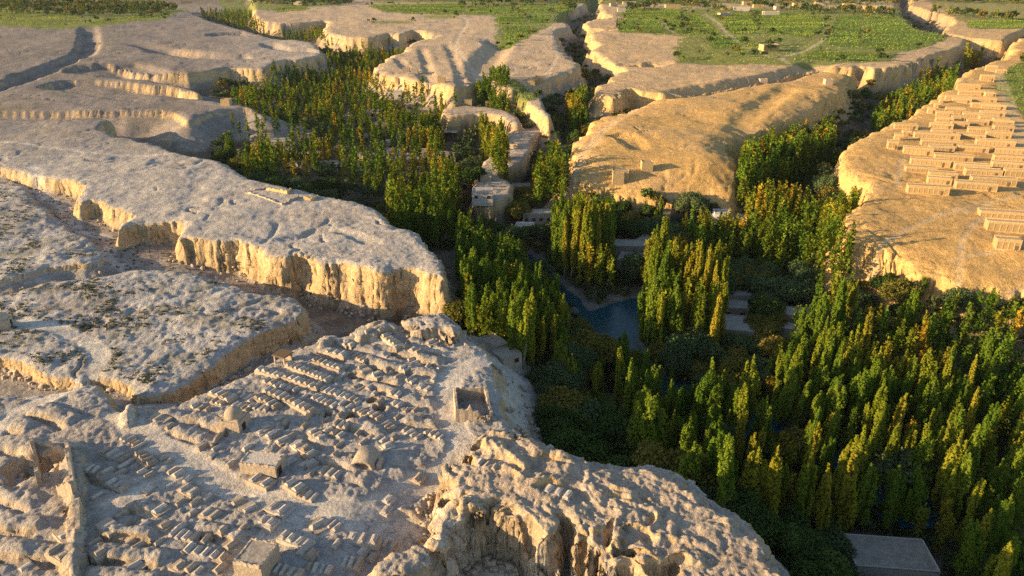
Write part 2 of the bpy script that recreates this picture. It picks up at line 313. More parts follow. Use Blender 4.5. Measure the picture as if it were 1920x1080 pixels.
def terrain(x, y, full=True):
    x = np.asarray(x, np.float64); y = np.asarray(y, np.float64)
    far = np.clip(y / 400.0, .6, 4)
    F = floor_h(x, y) + fbm(x, y, 22, 2, 1) * .7
    rvd, _ = line_d(x, y, RIVP, 24.0)
    rv = np.minimum(rvd - 1.9, poly_sd(x, y, POOLP, 24.0)) + fbm(x, y, 7, 2, 15) * .9
    bank = 1 - sst(1.0, 9.0, rv)
    F = F * (1 - bank) + bank * np.minimum(F, WATER_Z + .35 + np.clip(rv, 0, 9) * .08)
    F = F - 1.7 * (1 - sst(-2.2, .8, rv))
    h = F.copy()
    gold = np.zeros(x.shape, np.float32); tot = np.full(x.shape, 1e-3, np.float32)
    top = np.zeros(x.shape, np.float32)          # 1 on a mesa top
    n_lo = fbm(x, y, 26, 3, 5)
    road = np.zeros(x.shape, np.float32); cut = np.zeros(x.shape, np.float32)
    if full:
        for P, w, dp in RP:
            dd, _ = line_d(x, y, P, w + 6)
            wv = dd + fbm(x, y, 6, 2, 61) * .35
            m = 1 - sst(w * .62, w * 1.0, wv)
            cut = np.maximum(cut, dp * m)
            road = np.maximum(road, m * (.8 + .2 * np.clip(np.abs(dd) / (w * .4), 0, 1)))
    n_mid = fbm(x, y, 8.5, 2, 9)
    flut = np.abs(fbm(x, y, 5.0, 2, 21)) * 2 - .55
    relief = fbm(x, y, 60, 3, 31) * 1.1 + fbm(x, y, 15, 3, 33) * .38
    wx = x + fbm(x, y, 11, 2, 23) * 4; wy = y + fbm(x, y, 11, 2, 25) * 4
    flut = np.abs(fbm(wx, wy, 6.5, 3, 21, .6)) * 2 - .5
    flut = flut * (.35 + 1.1 * sst(-.35, .45, fbm(x, y, 30, 2, 27)))
    crk = np.exp(-(np.abs(fbm(wx, wy, 13, 2, 131, .6)) / .05) ** 2) + .7 * np.exp(-(np.abs(fbm(wx, wy, 6, 2, 132, .6)) / .06) ** 2)
    edge = n_lo * 1.7 + n_mid * 1.2 + (flut * .28 + crk * 1.0 + fbm(x, y, 2.4, 3, 29, .6) * .45) * np.clip(230 / np.maximum(y, 60), .15, 1)
    is1 = np.zeros(x.shape, np.float32); is2 = np.zeros(x.shape, np.float32); isr = np.zeros(x.shape, np.float32)
    for nm, z, hc, tal, rr, rd, na, gt, P in MP:
        sd = poly_sd(x, y, P, 90.0)
        if not (sd < 89).any():
            continue
        d = sd + edge * na * np.clip(far, .6, 1.6) * .8
        if nm in TILT:      # the front of this mesa runs down as a slope
            ya, yb, dz = TILT[nm]
            tm = sst(ya, yb, y + (.12 * (x - 120) if nm == 'm11' else 0))
            z = z - dz * tm
            hc = hc * (1 - tm) + 1.0 * tm; tal = tal * (1 - tm) + .42 * tm
        t = z + relief * (1.0 if nm == 'm10' else 1.0) - drop_prof(d, hc, tal, rr, rd)
        t = np.where(sd >= 89.9, -60, t)
        h = smax(h, t, 1.2)
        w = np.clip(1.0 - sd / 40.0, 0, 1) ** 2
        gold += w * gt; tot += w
        top = np.maximum(top, 1 - sst(-1.5, 1.0, d))
        if nm in ('m2', 'm3'):
            is2 = np.maximum(is2, 1 - sst(-3, 0, d))
        if nm == 'm10':
            is10 = 1 - sst(-3, 0, d)
    # cemetery mesa
    sd = poly_sd(x, y, M1P, 90.0)
    d = sd + edge * .5
    t = relief * .7 - drop_prof(d, 3.5, np.where(x > -2, .95, .75), 6, .7)
    t = np.where(sd >= 89.9, -60, t)
    bs = poly_sd(x, y, BASP, 60.0)
    bas = -4.5 + np.maximum(bs + n_mid * 1.0, 0) * .30
    t = -smax(-t, -bas, 1.5)
    t = np.where(sd >= 89.9, -60, t)
    m1 = 1 - sst(-2, 0, d)
    is1 = np.maximum(is1, m1)
    h = smax(h, t, 1.2)
    tot += np.clip(1.0 - sd / 40.0, 0, 1) ** 2
    top = np.maximum(top, m1)
    if full and m1.any():
        k = (m1 > 0) & (y < 190)
        xx, yy = x[k], y[k]
        add = np.zeros(xx.shape)
        wob = fbm(xx, yy, 4, 2, 55) * .7
        for ax, ay, bx, by, hw, hh in _bx:
            ex, ey = bx - ax, by - ay; L = math.hypot(ex, ey); ex /= L; ey /= L
            a = (xx - ax) * ex + (yy - ay) * ey; c = -(xx - ax) * ey + (yy - ay) * ex + wob * .6
            m = np.clip(np.minimum(a + 1, L - a + 1) / 1.6, 0, 1)
            m = m * m * (3 - 2 * m)
            add += m * hh * .72 * np.clip(1 - (c / hw) ** 2, 0, 1) ** .7 * (1 + wob * .6)
            add -= m * hh * .75 * np.exp(-((c + hw * 1.25) / (hw * .32)) ** 2)
        for ax, ay, r, dp in _px:
            q = np.sqrt((xx - ax) ** 2 + (yy - ay) ** 2) + wob * .5
            add -= dp * (1 - sst(r * .6, r * 1.1, q)); add += dp * .22 * np.exp(-((q - r * 1.3) / (r * .4)) ** 2)
        h[k] += add * m1[k] * (1 - road[k])
    for nm, z, hc, tal, rr, rd, na, gt, P in UP:
        sd = poly_sd(x, y, P, 60.0)
        if not (sd < 59).any():
            continue
        d = sd + (n_mid * .8 + flut * 1.1 + fbm(x, y, 2.6, 2, 77) * .35) * na
        zz = z
        if nm == 'ridge':
            zz = z - np.clip((x - 5) / 40, 0, 1) * 2.0
            isr = np.maximum(isr, 1 - sst(-3, 1, d))
        t = zz + relief * .6 - drop_prof(d, hc, tal, rr, rd)
        t = np.where(sd >= 59.9, -60, t)
        h = smax(h, t, .8)
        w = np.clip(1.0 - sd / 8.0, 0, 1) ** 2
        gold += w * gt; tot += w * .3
    for P, hw, dp, ww in CP_:
        dd, tt = line_d(x, y, P, hw + ww + 8)
        dd = dd + (n_mid * 1.2 + flut * .8) * min(1, ww / 6)
        end = np.clip(np.minimum(tt / (len(P) - 1), 1 - tt / (len(P) - 1)) * 8 + .25, 0, 1)
        h -= dp * end * (1 - sst(hw, hw + ww, dd)) * top
    h -= cut
    # surface lumps
    slope_keep = np.clip(top, 0, 1) * (1 - .85 * road)
    rn = np.abs(fbm(x + n_mid * 5, y + n_lo * 6, 48, 3, 141, .55))
    h -= slope_keep * .75 * np.exp(-(rn / .045) ** 2) * np.clip(.4 + n_lo, 0, 1) * (1 - is1)
    lump = fbm(x, y, 3.4, 3, 41, .55)
    lx = x + fbm(x, y, 7, 2, 47) * 3.0; ly = y + fbm(x, y, 7, 2, 48) * 3.0
    rid = (1 - np.abs(pn(lx / 8.5, ly / 6.0, 43)) * 2.2) * .55 + (1 - np.abs(pn(lx / 3.6, ly / 3.0, 44)) * 2.0) * .38 + fbm(x, y, 1.8, 2, 46) * .16
    rid = rid * (.45 + .8 * sst(-.3, .35, fbm(x, y, 14, 2, 49)))
    h += slope_keep * (lump * (.17 * (1 - .65 * np.clip(gold / tot, 0, 1)) + .13 * is2 + .05 * is1 * (1 - isr)) * np.clip(300 / np.maximum(y, 60), .35, 1) + isr * ((rid - .3) * .95 + fbm(x, y, .9, 2, 58) * .10))
    if full:
        near = np.clip(190 / np.maximum(y, 60), 0, 1) ** 1.5
        g2 = .5 - np.abs(fbm(x + lump, y, 2.2, 3, 53, .6))
        h += (fbm(x, y, 1.1, 3, 45, .6) * .10 + g2 * .17 * (.6 + .7 * is1)) * near * (1 - .85 * road)
    return h, dict(top=top, gold=np.clip(gold / tot, 0, 1), road=road, ridge=isr, cem=is1, left=is2, floor=F, river=rv)

def ground_z(x, y):
    """height of the built terrain sheet under points"""
    x = np.atleast_1d(np.asarray(x, float)); y = np.atleast_1d(np.asarray(y, float))
    a = np.arctan2(x, y); r = np.hypot(x, y)
    f = np.clip((a - A0) / (A1 - A0) * (NC - 1), 0, NC - 1.001); i = f.astype(int); t = f - i
    def col(ci):
        out = np.empty(len(r)); order = np.argsort(ci, kind='stable'); cs = ci[order]
        st = np.searchsorted(cs, np.unique(cs)); en = np.append(st[1:], len(cs))
        for b, e in zip(st, en):
            q = order[b:e]; out[q] = np.interp(r[q], GR[cs[b]], TH[cs[b]])
        return out
    return col(i) * (1 - t) + col(i + 1) * t

# ------------------------------------------------------------------ materials helpers
def new_mat(name):
    m = bpy.data.materials.new(name); m.use_nodes = True
    nt = m.node_tree; nt.nodes.clear()
    out = nt.nodes.new('ShaderNodeOutputMaterial')
    return m, nt, out

def N(nt, kind, **kw):
    n = nt.nodes.new(kind)
    for k, v in kw.items():
        setattr(n, k, v)
    return n

def make_terrain_mat():
    m, nt, out = new_mat('loess_ground')
    L = nt.links.new
    b = N(nt, 'ShaderNodeBsdfPrincipled'); b.inputs['Roughness'].default_value = .95
    b.inputs['Specular IOR Level'].default_value = .08
    at = N(nt, 'ShaderNodeAttribute', attribute_name='soil')
    geo = N(nt, 'ShaderNodeNewGeometry')
    tc = N(nt, 'ShaderNodeTexCoord')
    n1 = N(nt, 'ShaderNodeTexNoise'); n1.inputs['Scale'].default_value = .55; n1.inputs['Detail'].default_value = 8; n1.inputs['Roughness'].default_value = .68
    n2 = N(nt, 'ShaderNodeTexNoise'); n2.inputs['Scale'].default_value = 2.2; n2.inputs['Detail'].default_value = 6; n2.inputs['Roughness'].default_value = .7
    # thin horizontal beds on the cliffs: noise stretched flat
    mp = N(nt, 'ShaderNodeMapping'); mp.inputs['Scale'].default_value = (.25, .25, 3.2)
    n3 = N(nt, 'ShaderNodeTexNoise'); n3.inputs['Scale'].default_value = .9; n3.inputs['Detail'].default_value = 5
    L(tc.outputs['Object'], n1.inputs['Vector']); L(tc.outputs['Object'], n2.inputs['Vector'])
    L(tc.outputs['Object'], mp.inputs['Vector']); L(mp.outputs[0], n3.inputs['Vector'])
    r1 = N(nt, 'ShaderNodeMapRange'); r1.inputs['From Min'].default_value = .3; r1.inputs['From Max'].default_value = .7
    r1.inputs['To Min'].default_value = .80; r1.inputs['To Max'].default_value = 1.16
    L(n1.outputs['Fac'], r1.inputs['Value'])
    r2 = N(nt, 'ShaderNodeMapRange'); r2.inputs['From Min'].default_value = .3; r2.inputs['From Max'].default_value = .7
    r2.inputs['To Min'].default_value = .88; r2.inputs['To Max'].default_value = 1.1
    L(n3.outputs['Fac'], r2.inputs['Value'])
    mu = N(nt, 'ShaderNodeMath', operation='MULTIPLY'); L(r1.outputs[0], mu.inputs[0]); L(r2.outputs[0], mu.inputs[1])
    def ramp(sock, a, b, lo, hi):
        r = N(nt, 'ShaderNodeMapRange'); r.inputs['From Min'].default_value = a; r.inputs['From Max'].default_value = b
        r.inputs['To Min'].default_value = lo; r.inputs['To Max'].default_value = hi; L(sock, r.inputs['Value']); return r.outputs[0]
    def mul(a, b):
        q = N(nt, 'ShaderNodeMath', operation='MULTIPLY'); L(a, q.inputs[0]); L(b, q.inputs[1]); return q.outputs[0]
    def noise(sc, det, ro=.6):
        q = N(nt, 'ShaderNodeTexNoise'); q.inputs['Scale'].default_value = sc; q.inputs['Detail'].default_value = det; q.inputs['Roughness'].default_value = ro
        L(tc.outputs['Object'], q.inputs['Vector']); return q.outputs['Fac']
    # gravel and dry tufts in patches, stains of several sizes
    spk = mul(ramp(noise(1.3, 3, .7), .53, .62, 0, 1), ramp(noise(.045, 4), .42, .58, 0, 1))
    spk2 = mul(ramp(noise(.35, 5, .75), .54, .64, 0, 1), ramp(noise(.02, 3), .45, .55, 0, 1))
    light = ramp(noise(.16, 6, .7), .56, .68, 1.0, 1.22)
    fin = mul(mul(mu.outputs[0], ramp(n2.outputs['Fac'], .3, .7, .88, 1.12)), mul(light, mul(ramp(spk, 0, 1, 1, .62), ramp(spk2, 0, 1, 1, .74))))
    mix = N(nt, 'ShaderNodeVectorMath', operation='SCALE'); L(at.outputs['Color'], mix.inputs[0]); L(fin, mix.inputs['Scale'])
    L(mix.outputs[0], b.inputs['Base Color'])
    ad = N(nt, 'ShaderNodeMath', operation='ADD'); L(n1.outputs['Fac'], ad.inputs[0])
    m2 = N(nt, 'ShaderNodeMath', operation='MULTIPLY'); L(n2.outputs['Fac'], m2.inputs[0]); m2.inputs[1].default_value = .45
    L(m2.outputs[0], ad.inputs[1])
    m3 = N(nt, 'ShaderNodeMath', operation='MULTIPLY_ADD'); L(n3.outputs['Fac'], m3.inputs[0]); m3.inputs[1].default_value = .5; L(ad.outputs[0], m3.inputs[2])
    bp = N(nt, 'ShaderNodeBump'); bp.inputs['Strength'].default_value = .9; bp.inputs['Distance'].default_value = .6
    L(m3.outputs[0], bp.inputs['Height']); L(bp.outputs[0], b.inputs['Normal'])
    L(b.outputs[0], out.inputs[0])
    return m

# ------------------------------------------------------------------ cultivated plots
FIELDS = [  # px outline, green 0..1 (1 lush, 0 yellow), z, label
 ([(690,12),(873,5),(870,25),(787,27),(720,20)],.9,0,'long green vineyard at the head of the central plateau'),
 ([(873,25),(880,15),(960,13),(963,24),(930,26)],.9,0,'green vineyard strip left of the small square plot'),
 ([(963,13),(1033,12),(1030,25),(965,24)],.9,0,'green vineyard block beyond the middle vineyard'),
 ([(1037,12),(1070,7),(1067,22),(1033,25)],.8,0,'small vineyard beside the middle canyon head'),
 ([(930,31),(960,27),(985,27),(985,45),(933,46)],1,0,'dark green vineyard above the tapering plot'),
 ([(988,30),(1033,27),(1028,43),(993,44)],1,0,'square green plot at the canyon edge'),
 ([(943,50),(985,48),(1016,55),(975,75),(960,84),(928,84),(945,68)],.85,0,'tapering vineyard at the end of the central plateau'),
 ([(1175,18),(1280,18),(1280,36),(1170,36)],.9,0,'wide vineyard behind the canyon-rim plots'),
 ([(1163,38),(1196,38),(1192,62),(1162,60)],1,0,'vineyard plot nearest the canyon rim'),
 ([(1198,38),(1230,38),(1253,63),(1195,62)],1,0,'vineyard plot left of the stony lane'),
 ([(1237,38),(1278,37),(1288,64),(1270,62)],.95,0,'narrow vineyard plot right of the stony lane'),
 ([(1282,27),(1310,27),(1350,63),(1290,66)],.9,0,'vineyard wedge left of the pale farm road'),
 ([(1325,27),(1405,25),(1421,50),(1428,60),(1375,64),(1345,33)],.9,0,'vineyard right of the pale farm road'),
 ([(1413,25),(1510,27),(1551,37),(1541,57),(1520,71),(1433,62),(1425,47)],.9,0,'large vineyard between two tree lines'),
 ([(1330,67),(1397,69),(1403,86),(1335,95)],1,0,'lush square plot near the yellow strips'),
 ([(1407,77),(1450,80),(1437,102),(1372,102),(1379,93)],.5,0,'patchy plot crossed by yellow strips'),
 ([(1280,103),(1366,98),(1350,116),(1266,116)],.35,0,'yellowing field at the plateau edge'),
 ([(1353,120),(1368,107),(1440,108),(1465,119)],.4,0,'yellow-green field beside the gully'),
 ([(1559,50),(1570,31),(1618,30),(1612,92),(1545,84)],1,0,'left half of the big eastern vineyard'),
 ([(1622,30),(1657,28),(1692,38),(1711,58),(1774,68),(1770,78),(1738,88),(1708,96),(1617,92)],1,0,'right half of the big eastern vineyard'),
 ([(1495,107),(1535,94),(1580,96),(1645,101),(1648,114),(1580,114),(1489,110)],.95,0,'narrow vineyard above the golden mesa'),
 ([(1812,40),(1940,33),(1940,55),(1815,53)],.9,0,'vineyard at the far right rim'),
 ([(1862,163),(1877,140),(1897,122),(1930,112),(2010,140),(2050,260),(1940,232),(1905,205),(1882,187)],1,0,'dark orchard rows right of the drying houses'),
 ([(0,20),(77,20),(153,27),(148,46),(103,51),(0,46)],.55,0,'olive-green fields at the far left'),
 ([(162,45),(185,37),(310,27),(313,33),(183,47)],.6,0,'narrow green field above the grey slope'),
 ([(510,15),(573,10),(577,20),(517,22)],.7,0,'small green field on the far bluff'),
 ([(793,28),(857,27),(857,35),(797,35)],.25,0,'yellow stubble strip on the central plateau'),
 ([(690,40),(773,38),(773,43),(700,44)],.25,0,'thin yellow strip on the pale plateau'),
 ([(940,184),(962,181),(1008,206),(1003,216),(985,220),(972,210)],.9,-12,'small terraced garden behind the sunlit bluff'),
 ([(1095,725),(1150,730),(1200,770),(1195,785),(1130,790),(1085,755)],.8,-20,'dark vegetable garden below the cemetery slope'),
 ([(570,226),(612,222),(620,240),(576,244)],1,-20,'bright green vegetable plot in the village'),
]
GREENS = [([(1160,15),(1700,15),(1775,66),(1720,95),(1650,116),(1480,122),(1265,118),(1280,68),(1165,62)], .622),
 ([(-400,2),(350,4),(320,34),(180,50),(100,56),(0,52),(-400,60)], .503), ([(690,8),(1090,3),(1035,45),(1016,55),(960,85),(930,84),(930,30),(720,24)], .603),
 ([(400,-20),(690,-20),(640,10),(500,20),(420,10)], .5), ([(1720,-10),(2300,-10),(2300,40),(1800,40)], .45), ([(700,-40),(1700,-40),(1680,5),(1150,8),(700,5)], .45)]
GREENP = [(topx(f[0], 0), f[1]) for f in GREENS]
FIELDP = [(topx(f[0], f[2]), f[1]) for f in FIELDS]

# ------------------------------------------------------------------ terrain mesh
A0, A1 = R(-56), R(52)
NC, NR = 900, 920
RMIN, RMAX = 42.0, 9000.0

def build_terrain():
    # row spacing follows how large a stretch of ground shows, cliffs get extra rows
    nc0, nr0 = 190, 2600
    e0, e1 = math.atan2(CAM_Z + 4, RMIN), math.atan2(CAM_Z + 4, RMAX)
    el = np.linspace(e0, e1, nr0)
    rr = (CAM_Z + 4) / np.tan(el)
    aa = np.linspace(A0, A1, nc0)
    AA, RR = np.meshgrid(aa, rr, indexing='ij')
    X = RR * np.sin(AA); Y = RR * np.cos(AA)
    H, _ = terrain(X.ravel(), Y.ravel(), False)
    H = H.reshape(X.shape)
    dth = np.abs(np.diff(el))[None, :]
    rm = .5 * (RR[:, 1:] + RR[:, :-1])
    dz = np.abs(np.diff(H, axis=1)) * rm / (rm ** 2 + CAM_Z ** 2)
    dens = dth * np.ones_like(dz) * 1.0 + np.minimum(dz, dth * 14) * .55
    k = np.exp(-(np.arange(-12, 13) / 5.0) ** 2); k /= k.sum()
    kr = np.exp(-(np.arange(-25, 26) / 9.0) ** 2); kr /= kr.sum()
    pad = np.pad(dens, ((12, 12), (0, 0)), mode='edge')
    dens = sum(k[i] * pad[i:i + nc0] for i in range(25))
    pad = np.pad(dens, ((0, 0), (25, 25)), mode='edge')
    dens = sum(kr[i] * pad[:, i:i + dens.shape[1]] for i in range(51))
    cum = np.concatenate([np.zeros((nc0, 1)), np.cumsum(dens, 1)], 1)
    cum /= cum[:, -1:]
    s = np.linspace(0, 1, NR)
    elr = np.stack([np.interp(s, cum[i], el) for i in range(nc0)])
    af = np.linspace(A0, A1, NC)
    fi = (af - A0) / (A1 - A0) * (nc0 - 1); i0 = np.clip(fi.astype(int), 0, nc0 - 2); ft = (fi - i0)[:, None]
    E = elr[i0] * (1 - ft) + elr[i0 + 1] * ft
    RRf = (CAM_Z + 4) / np.tan(E)
    global GR
    GR = RRf
    X = RRf * np.sin(af)[:, None]; Y = RRf * np.cos(af)[:, None]
    h, info = terrain(X.ravel(), Y.ravel())
    H = h.reshape(X.shape)
    I = {k: v.reshape(X.shape) for k, v in info.items()}
    # ledges and hollows on the steep faces: push them in and out along the fall line
    gr = np.gradient(H, axis=1) / np.maximum(np.hypot(np.gradient(X, axis=1), np.gradient(Y, axis=1)), .02)
    ga = np.gradient(H, axis=0) / np.maximum(np.hypot(np.gradient(X, axis=0), np.gradient(Y, axis=0)), .02)
    sa, ca = np.sin(af)[:, None], np.cos(af)[:, None]
    gx = gr * sa + ga * ca; gy = gr * ca - ga * sa
    gl = np.hypot(gx, gy)
    m = sst(.9, 2.2, gl) * np.clip(260 / np.maximum(Y, 60), .2, 1)
    al = X * .8 + Y * .6; be = X * .6 - Y * .8
    q1 = pn(al / 4.0 + H / 9, be / 4.0 + H / 1.6, 71); q2 = pn(al / 9, H / 2.4 + be / 9, 73)
    dsp = np.round(q1 * 2.2) / 2.2 * .45 + q1 * .3 + pn(al / 1.1, be / 1.1 + H / .6, 72) * .3 + np.round(q2 * 2.5) / 2.5 * .7
    gl = np.maximum(gl, 1e-3)
    X = X - gx / gl * dsp * m; Y = Y - gy / gl * dsp * m
    return X, Y, H, I

def soil_colour(X, Y, H, I):
    """the earth's own colours: pale crust, tan cliff loess, yellow sand, bare track, dark garden soil"""
    gx = np.gradient(H, axis=1) / np.maximum(np.hypot(np.gradient(X, axis=1), np.gradient(Y, axis=1)), 1e-3)
    dxa = np.hypot(np.gradient(X, axis=0), np.gradient(Y, axis=0))
    ga = np.gradient(H, axis=0) / np.maximum(dxa, 1e-3)
    slope = np.hypot(gx, ga)
    n1 = fbm(X, Y, 35, 3, 81); n2 = fbm(X, Y, 6, 3, 83); n3 = fbm(X, Y, 1.6, 2, 85)
    def c(*v):
        return np.array(v, np.float32)
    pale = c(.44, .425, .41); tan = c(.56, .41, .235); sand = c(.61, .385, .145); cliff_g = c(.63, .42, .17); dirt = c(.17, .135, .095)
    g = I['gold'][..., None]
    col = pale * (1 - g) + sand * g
    v = (n1 * .10 + n2 * .09)[..., None]
    col = col * (1 + v)
    px, py = proj(X, Y, H)
    nw = (sst(330, 200, py) * sst(620, 330, px))[..., None]       # darker gravelly ground of the north-west tableland
    col = col * (1 - nw * .85) + c(.215, .19, .18) * (1 + v * 2.2) * nw * .85
    # weathered darker film in patches
    film = sst(.15, .55, n1 + n2 * .5)[..., None] * .45 * (1 - .45 * g)
    col = col * (1 - film) + c(.24, .205, .185) * film
    cl = sst(.55, 1.3, slope)[..., None]
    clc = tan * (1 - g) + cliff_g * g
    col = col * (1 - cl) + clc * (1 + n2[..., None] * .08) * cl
    low = (sst(-3.5, -9.0, H - 0 * H) * (1 - I['top']))
    flo = sst(9.0, 3.5, H - I['floor'] + n2 * 2) * sst(-9.5, -13.5, H) * (1 - I['top'])
    flo = flo[..., None]
    damp = dirt * (1 + .35 * n2[..., None] + .2 * n3[..., None])
    col = col * (1 - flo) + damp * flo
    bnk = (sst(4.5, 2.0, I['river']) * flo[..., 0])[..., None]
    col = col * (1 - bnk) + c(.20, .185, .16) * (1 + .2 * n2[..., None]) * bnk
    # brown silt of the side gullies
    gul = (sst(-3.5, -5.5, H + n2 * .8) * sst(-15, -11.5, H) * (1 - I['top']) * sst(.9, .4, slope))[..., None] * .75
    col = col * (1 - gul) + c(.29, .25, .215) * (1 + .25 * n2[..., None]) * gul
    cem = (I['cem'] * (1 - I['ridge']))[..., None] * .5
    col = col * (1 - cem) + c(.37, .33, .295) * (1 + v * 1.4) * cem
    # dry scrub film on the left slopes
    sc = I['left'] * sst(.05, .45, fbm(X, Y, 9, 3, 91) + .25 * n3)
    sc = np.maximum(sc, sst(.1, .5, fbm(X, Y, 30, 4, 93)) * sst(420, 200, px) * sst(330, 200, py) * .8)[..., None]
    col = col * (1 - sc * .45) + c(.15, .14, .085) * sc * .45
    FG = [f[1] for f in FIELDP]
    for P, gf in GREENP + FIELDP:
        sd = poly_sd(X.ravel(), Y.ravel(), P, 22.0).reshape(X.shape)
        fm = (sst(1.5, -1.5, sd + n2 * 1.5 + (0 if gf in FG else n1 * 9)) * (.85 if gf > .45 else .7))[..., None]
        col = col * (1 - fm) + (c(.115, .175, .030) * gf + c(.27, .27, .07) * (1 - gf)) * (1 + .25 * n2[..., None]) * fm
    rd = I['road'][..., None]
    rc = c(.66, .61, .54) * (1 - g) + c(.62, .46, .27) * g
    rd = rd * (.72 + .3 * n2[..., None])
    col = col * (1 - rd * .9) + rc * rd * .9 * (1 + .08 * n3[..., None])
    # pale dry far ground
    return np.clip(col, .01, .9)

def grid_mesh(name, X, Y, H, col, mat):
    nc, nr = X.shape
    co = np.stack([X, Y, H], -1).reshape(-1, 3).astype(np.float32)
    idx = np.arange(nc * nr, dtype=np.int32).reshape(nc, nr)
    q = np.stack([idx[:-1, :-1], idx[1:, :-1], idx[1:, 1:], idx[:-1, 1:]], -1).reshape(-1, 4)
    me = bpy.data.meshes.new(name)
    me.vertices.add(len(co)); me.vertices.foreach_set('co', co.ravel())
    me.loops.add(q.size); me.loops.foreach_set('vertex_index', q.ravel())
    me.polygons.add(len(q)); me.polygons.foreach_set('loop_start', np.arange(0, q.size, 4, dtype=np.int32))
    me.polygons.foreach_set('use_smooth', np.ones(len(q), bool))
    a = me.color_attributes.new('soil', 'FLOAT_COLOR', 'POINT')
    rgba = np.ones((len(co), 4), np.float32); rgba[:, :3] = col.reshape(-1, 3)
    a.data.foreach_set('color', rgba.ravel())
    me.update(); me.validate()
    me.materials.append(mat)
    o = bpy.data.objects.new(name, me); COL.objects.link(o)
    return o

TX, TY, TH, TI = build_terrain()
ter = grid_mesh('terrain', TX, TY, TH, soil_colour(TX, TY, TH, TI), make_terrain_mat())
ter['kind'] = 'structure'
ter['label'] = 'eroded loess tableland cut by green valleys'

# ------------------------------------------------------------------ mesh helpers
class MB:
    def __init__(self):
        self.v = []; self.f = []
    def quad_box(self, base, z0, z1, top=None):
        """prism over a base polygon [(x,y)...]; top polygon may differ"""
        n = len(base); top = top or base; k = len(self.v)
        zz0 = z0 if hasattr(z0, '__len__') else [z0] * n
        zz1 = z1 if hasattr(z1, '__len__') else [z1] * n
        self.v += [(p[0], p[1], z) for p, z in zip(base, zz0)] + [(p[0], p[1], z) for p, z in zip(top, zz1)]
        self.f.append(tuple(k + i for i in reversed(range(n))))
        self.f.append(tuple(k + n + i for i in range(n)))
        for i in range(n):
            j = (i + 1) % n
            self.f.append((k + i, k + j, k + n + j, k + n + i))
        return self
    def box(self, cx, cy, z0, sx, sy, sz, taper=0.0, rot=0.0):
        c, s = math.cos(rot), math.sin(rot)
        def P(hx, hy):
            return [(cx + c * a - s * b, cy + s * a + c * b) for a, b in ((-hx, -hy), (hx, -hy), (hx, hy), (-hx, hy))]
        return self.quad_box(P(sx / 2, sy / 2), z0, z0 + sz, P(sx / 2 - taper, sy / 2 - taper))
    def gable(self, cx, cy, z0, sx, sy, h, seg=5, power=1.0, inset=0.0):
        """ridge along y, rounded when power<1"""
        k = len(self.v)
        prof = []
        for i in range(seg + 1):
            a = -1 + 2 * i / seg
            prof.append((a * sx / 2, h * (1 - abs(a) ** (1 / max(power, .01))) if power != 1 else h * (1 - abs(a))))
        for sgn in (-1, 1):
            for a, z in prof:
                ins = inset * (z / h if h else 0)
                self.v.append((cx + a, cy + sgn * (sy / 2 - ins), z0 + z))
        n = seg + 1
        for i in range(seg):
            self.f.append((k + i, k + i + 1, k + n + i + 1, k + n + i))
        self.f.append(tuple(k + i for i in range(n))); self.f.append(tuple(k + n + i for i in reversed(range(n))))
        return self
    def lathe(self, cx, cy, prof, n=18):
        k = len(self.v)
        for r, z in prof:
            for i in range(n):
                a = 2 * math.pi * i / n
                self.v.append((cx + r * math.cos(a), cy + r * math.sin(a), z))
        for j in range(len(prof) - 1):
            for i in range(n):
                a = k + j * n + i; b = k + j * n + (i + 1) % n
                self.f.append((a, b, b + n, a + n))
        self.f.append(tuple(k + (len(prof) - 1) * n + i for i in range(n)))
        return self
    def tube(self, pts, rad, n=6):
        k = len(self.v)
        for j, p in enumerate(pts):
            p = np.array(p, float)
            a = np.array(pts[max(j - 1, 0)], float); b = np.array(pts[min(j + 1, len(pts) - 1)], float)
            d = b - a; d /= np.linalg.norm(d) + 1e-9
            u = np.cross(d, (0.3, 1, 0.1)); u /= np.linalg.norm(u) + 1e-9; w = np.cross(d, u)
            for i in range(n):
                t = 2 * math.pi * i / n
                self.v.append(tuple(p + rad[j] * (math.cos(t) * u + math.sin(t) * w)))
        for j in range(len(pts) - 1):
            for i in range(n):
                a = k + j * n + i; b = k + j * n + (i + 1) % n
                self.f.append((a, b, b + n, a + n))
        self.f.append(tuple(k + i for i in reversed(range(n)))); self.f.append(tuple(k + (len(pts) - 1) * n + i for i in range(n)))
        return self
    def mesh(self, name, mat, smooth=False):
        me = bpy.data.meshes.new(name); me.from_pydata(self.v, [], self.f); me.update()
        bm = bmesh.new(); bm.from_mesh(me); bmesh.ops.recalc_face_normals(bm, faces=bm.faces); bm.to_mesh(me); bm.free()
        if smooth:
            me.polygons.foreach_set('use_smooth', np.ones(len(me.polygons), bool))
        me.materials.append(mat)
        return me
    def build(self, name, mat, parent=None, smooth=False):
        return link(name, self.mesh(name, mat, smooth), parent)

def link(name, me, parent=None):
    o = bpy.data.objects.new(name, me); COL.objects.link(o)
    if parent is not None:
        o.parent = parent
    return o

def thing(name, loc, rz=0.0, scale=1.0):
    o = bpy.data.objects.new(name, None); COL.objects.link(o)
    o.location = loc; o.rotation_euler = (0, 0, rz); o.scale = (scale,) * 3 if not hasattr(scale, '__len__') else scale
    o.empty_display_size = .5
    return o

def tag(o, label, cat, group=None, kind=None):
    if label: o['label'] = label
    if cat: o['category'] = cat
    if group: o['group'] = group
    if kind: o['kind'] = kind
    return o

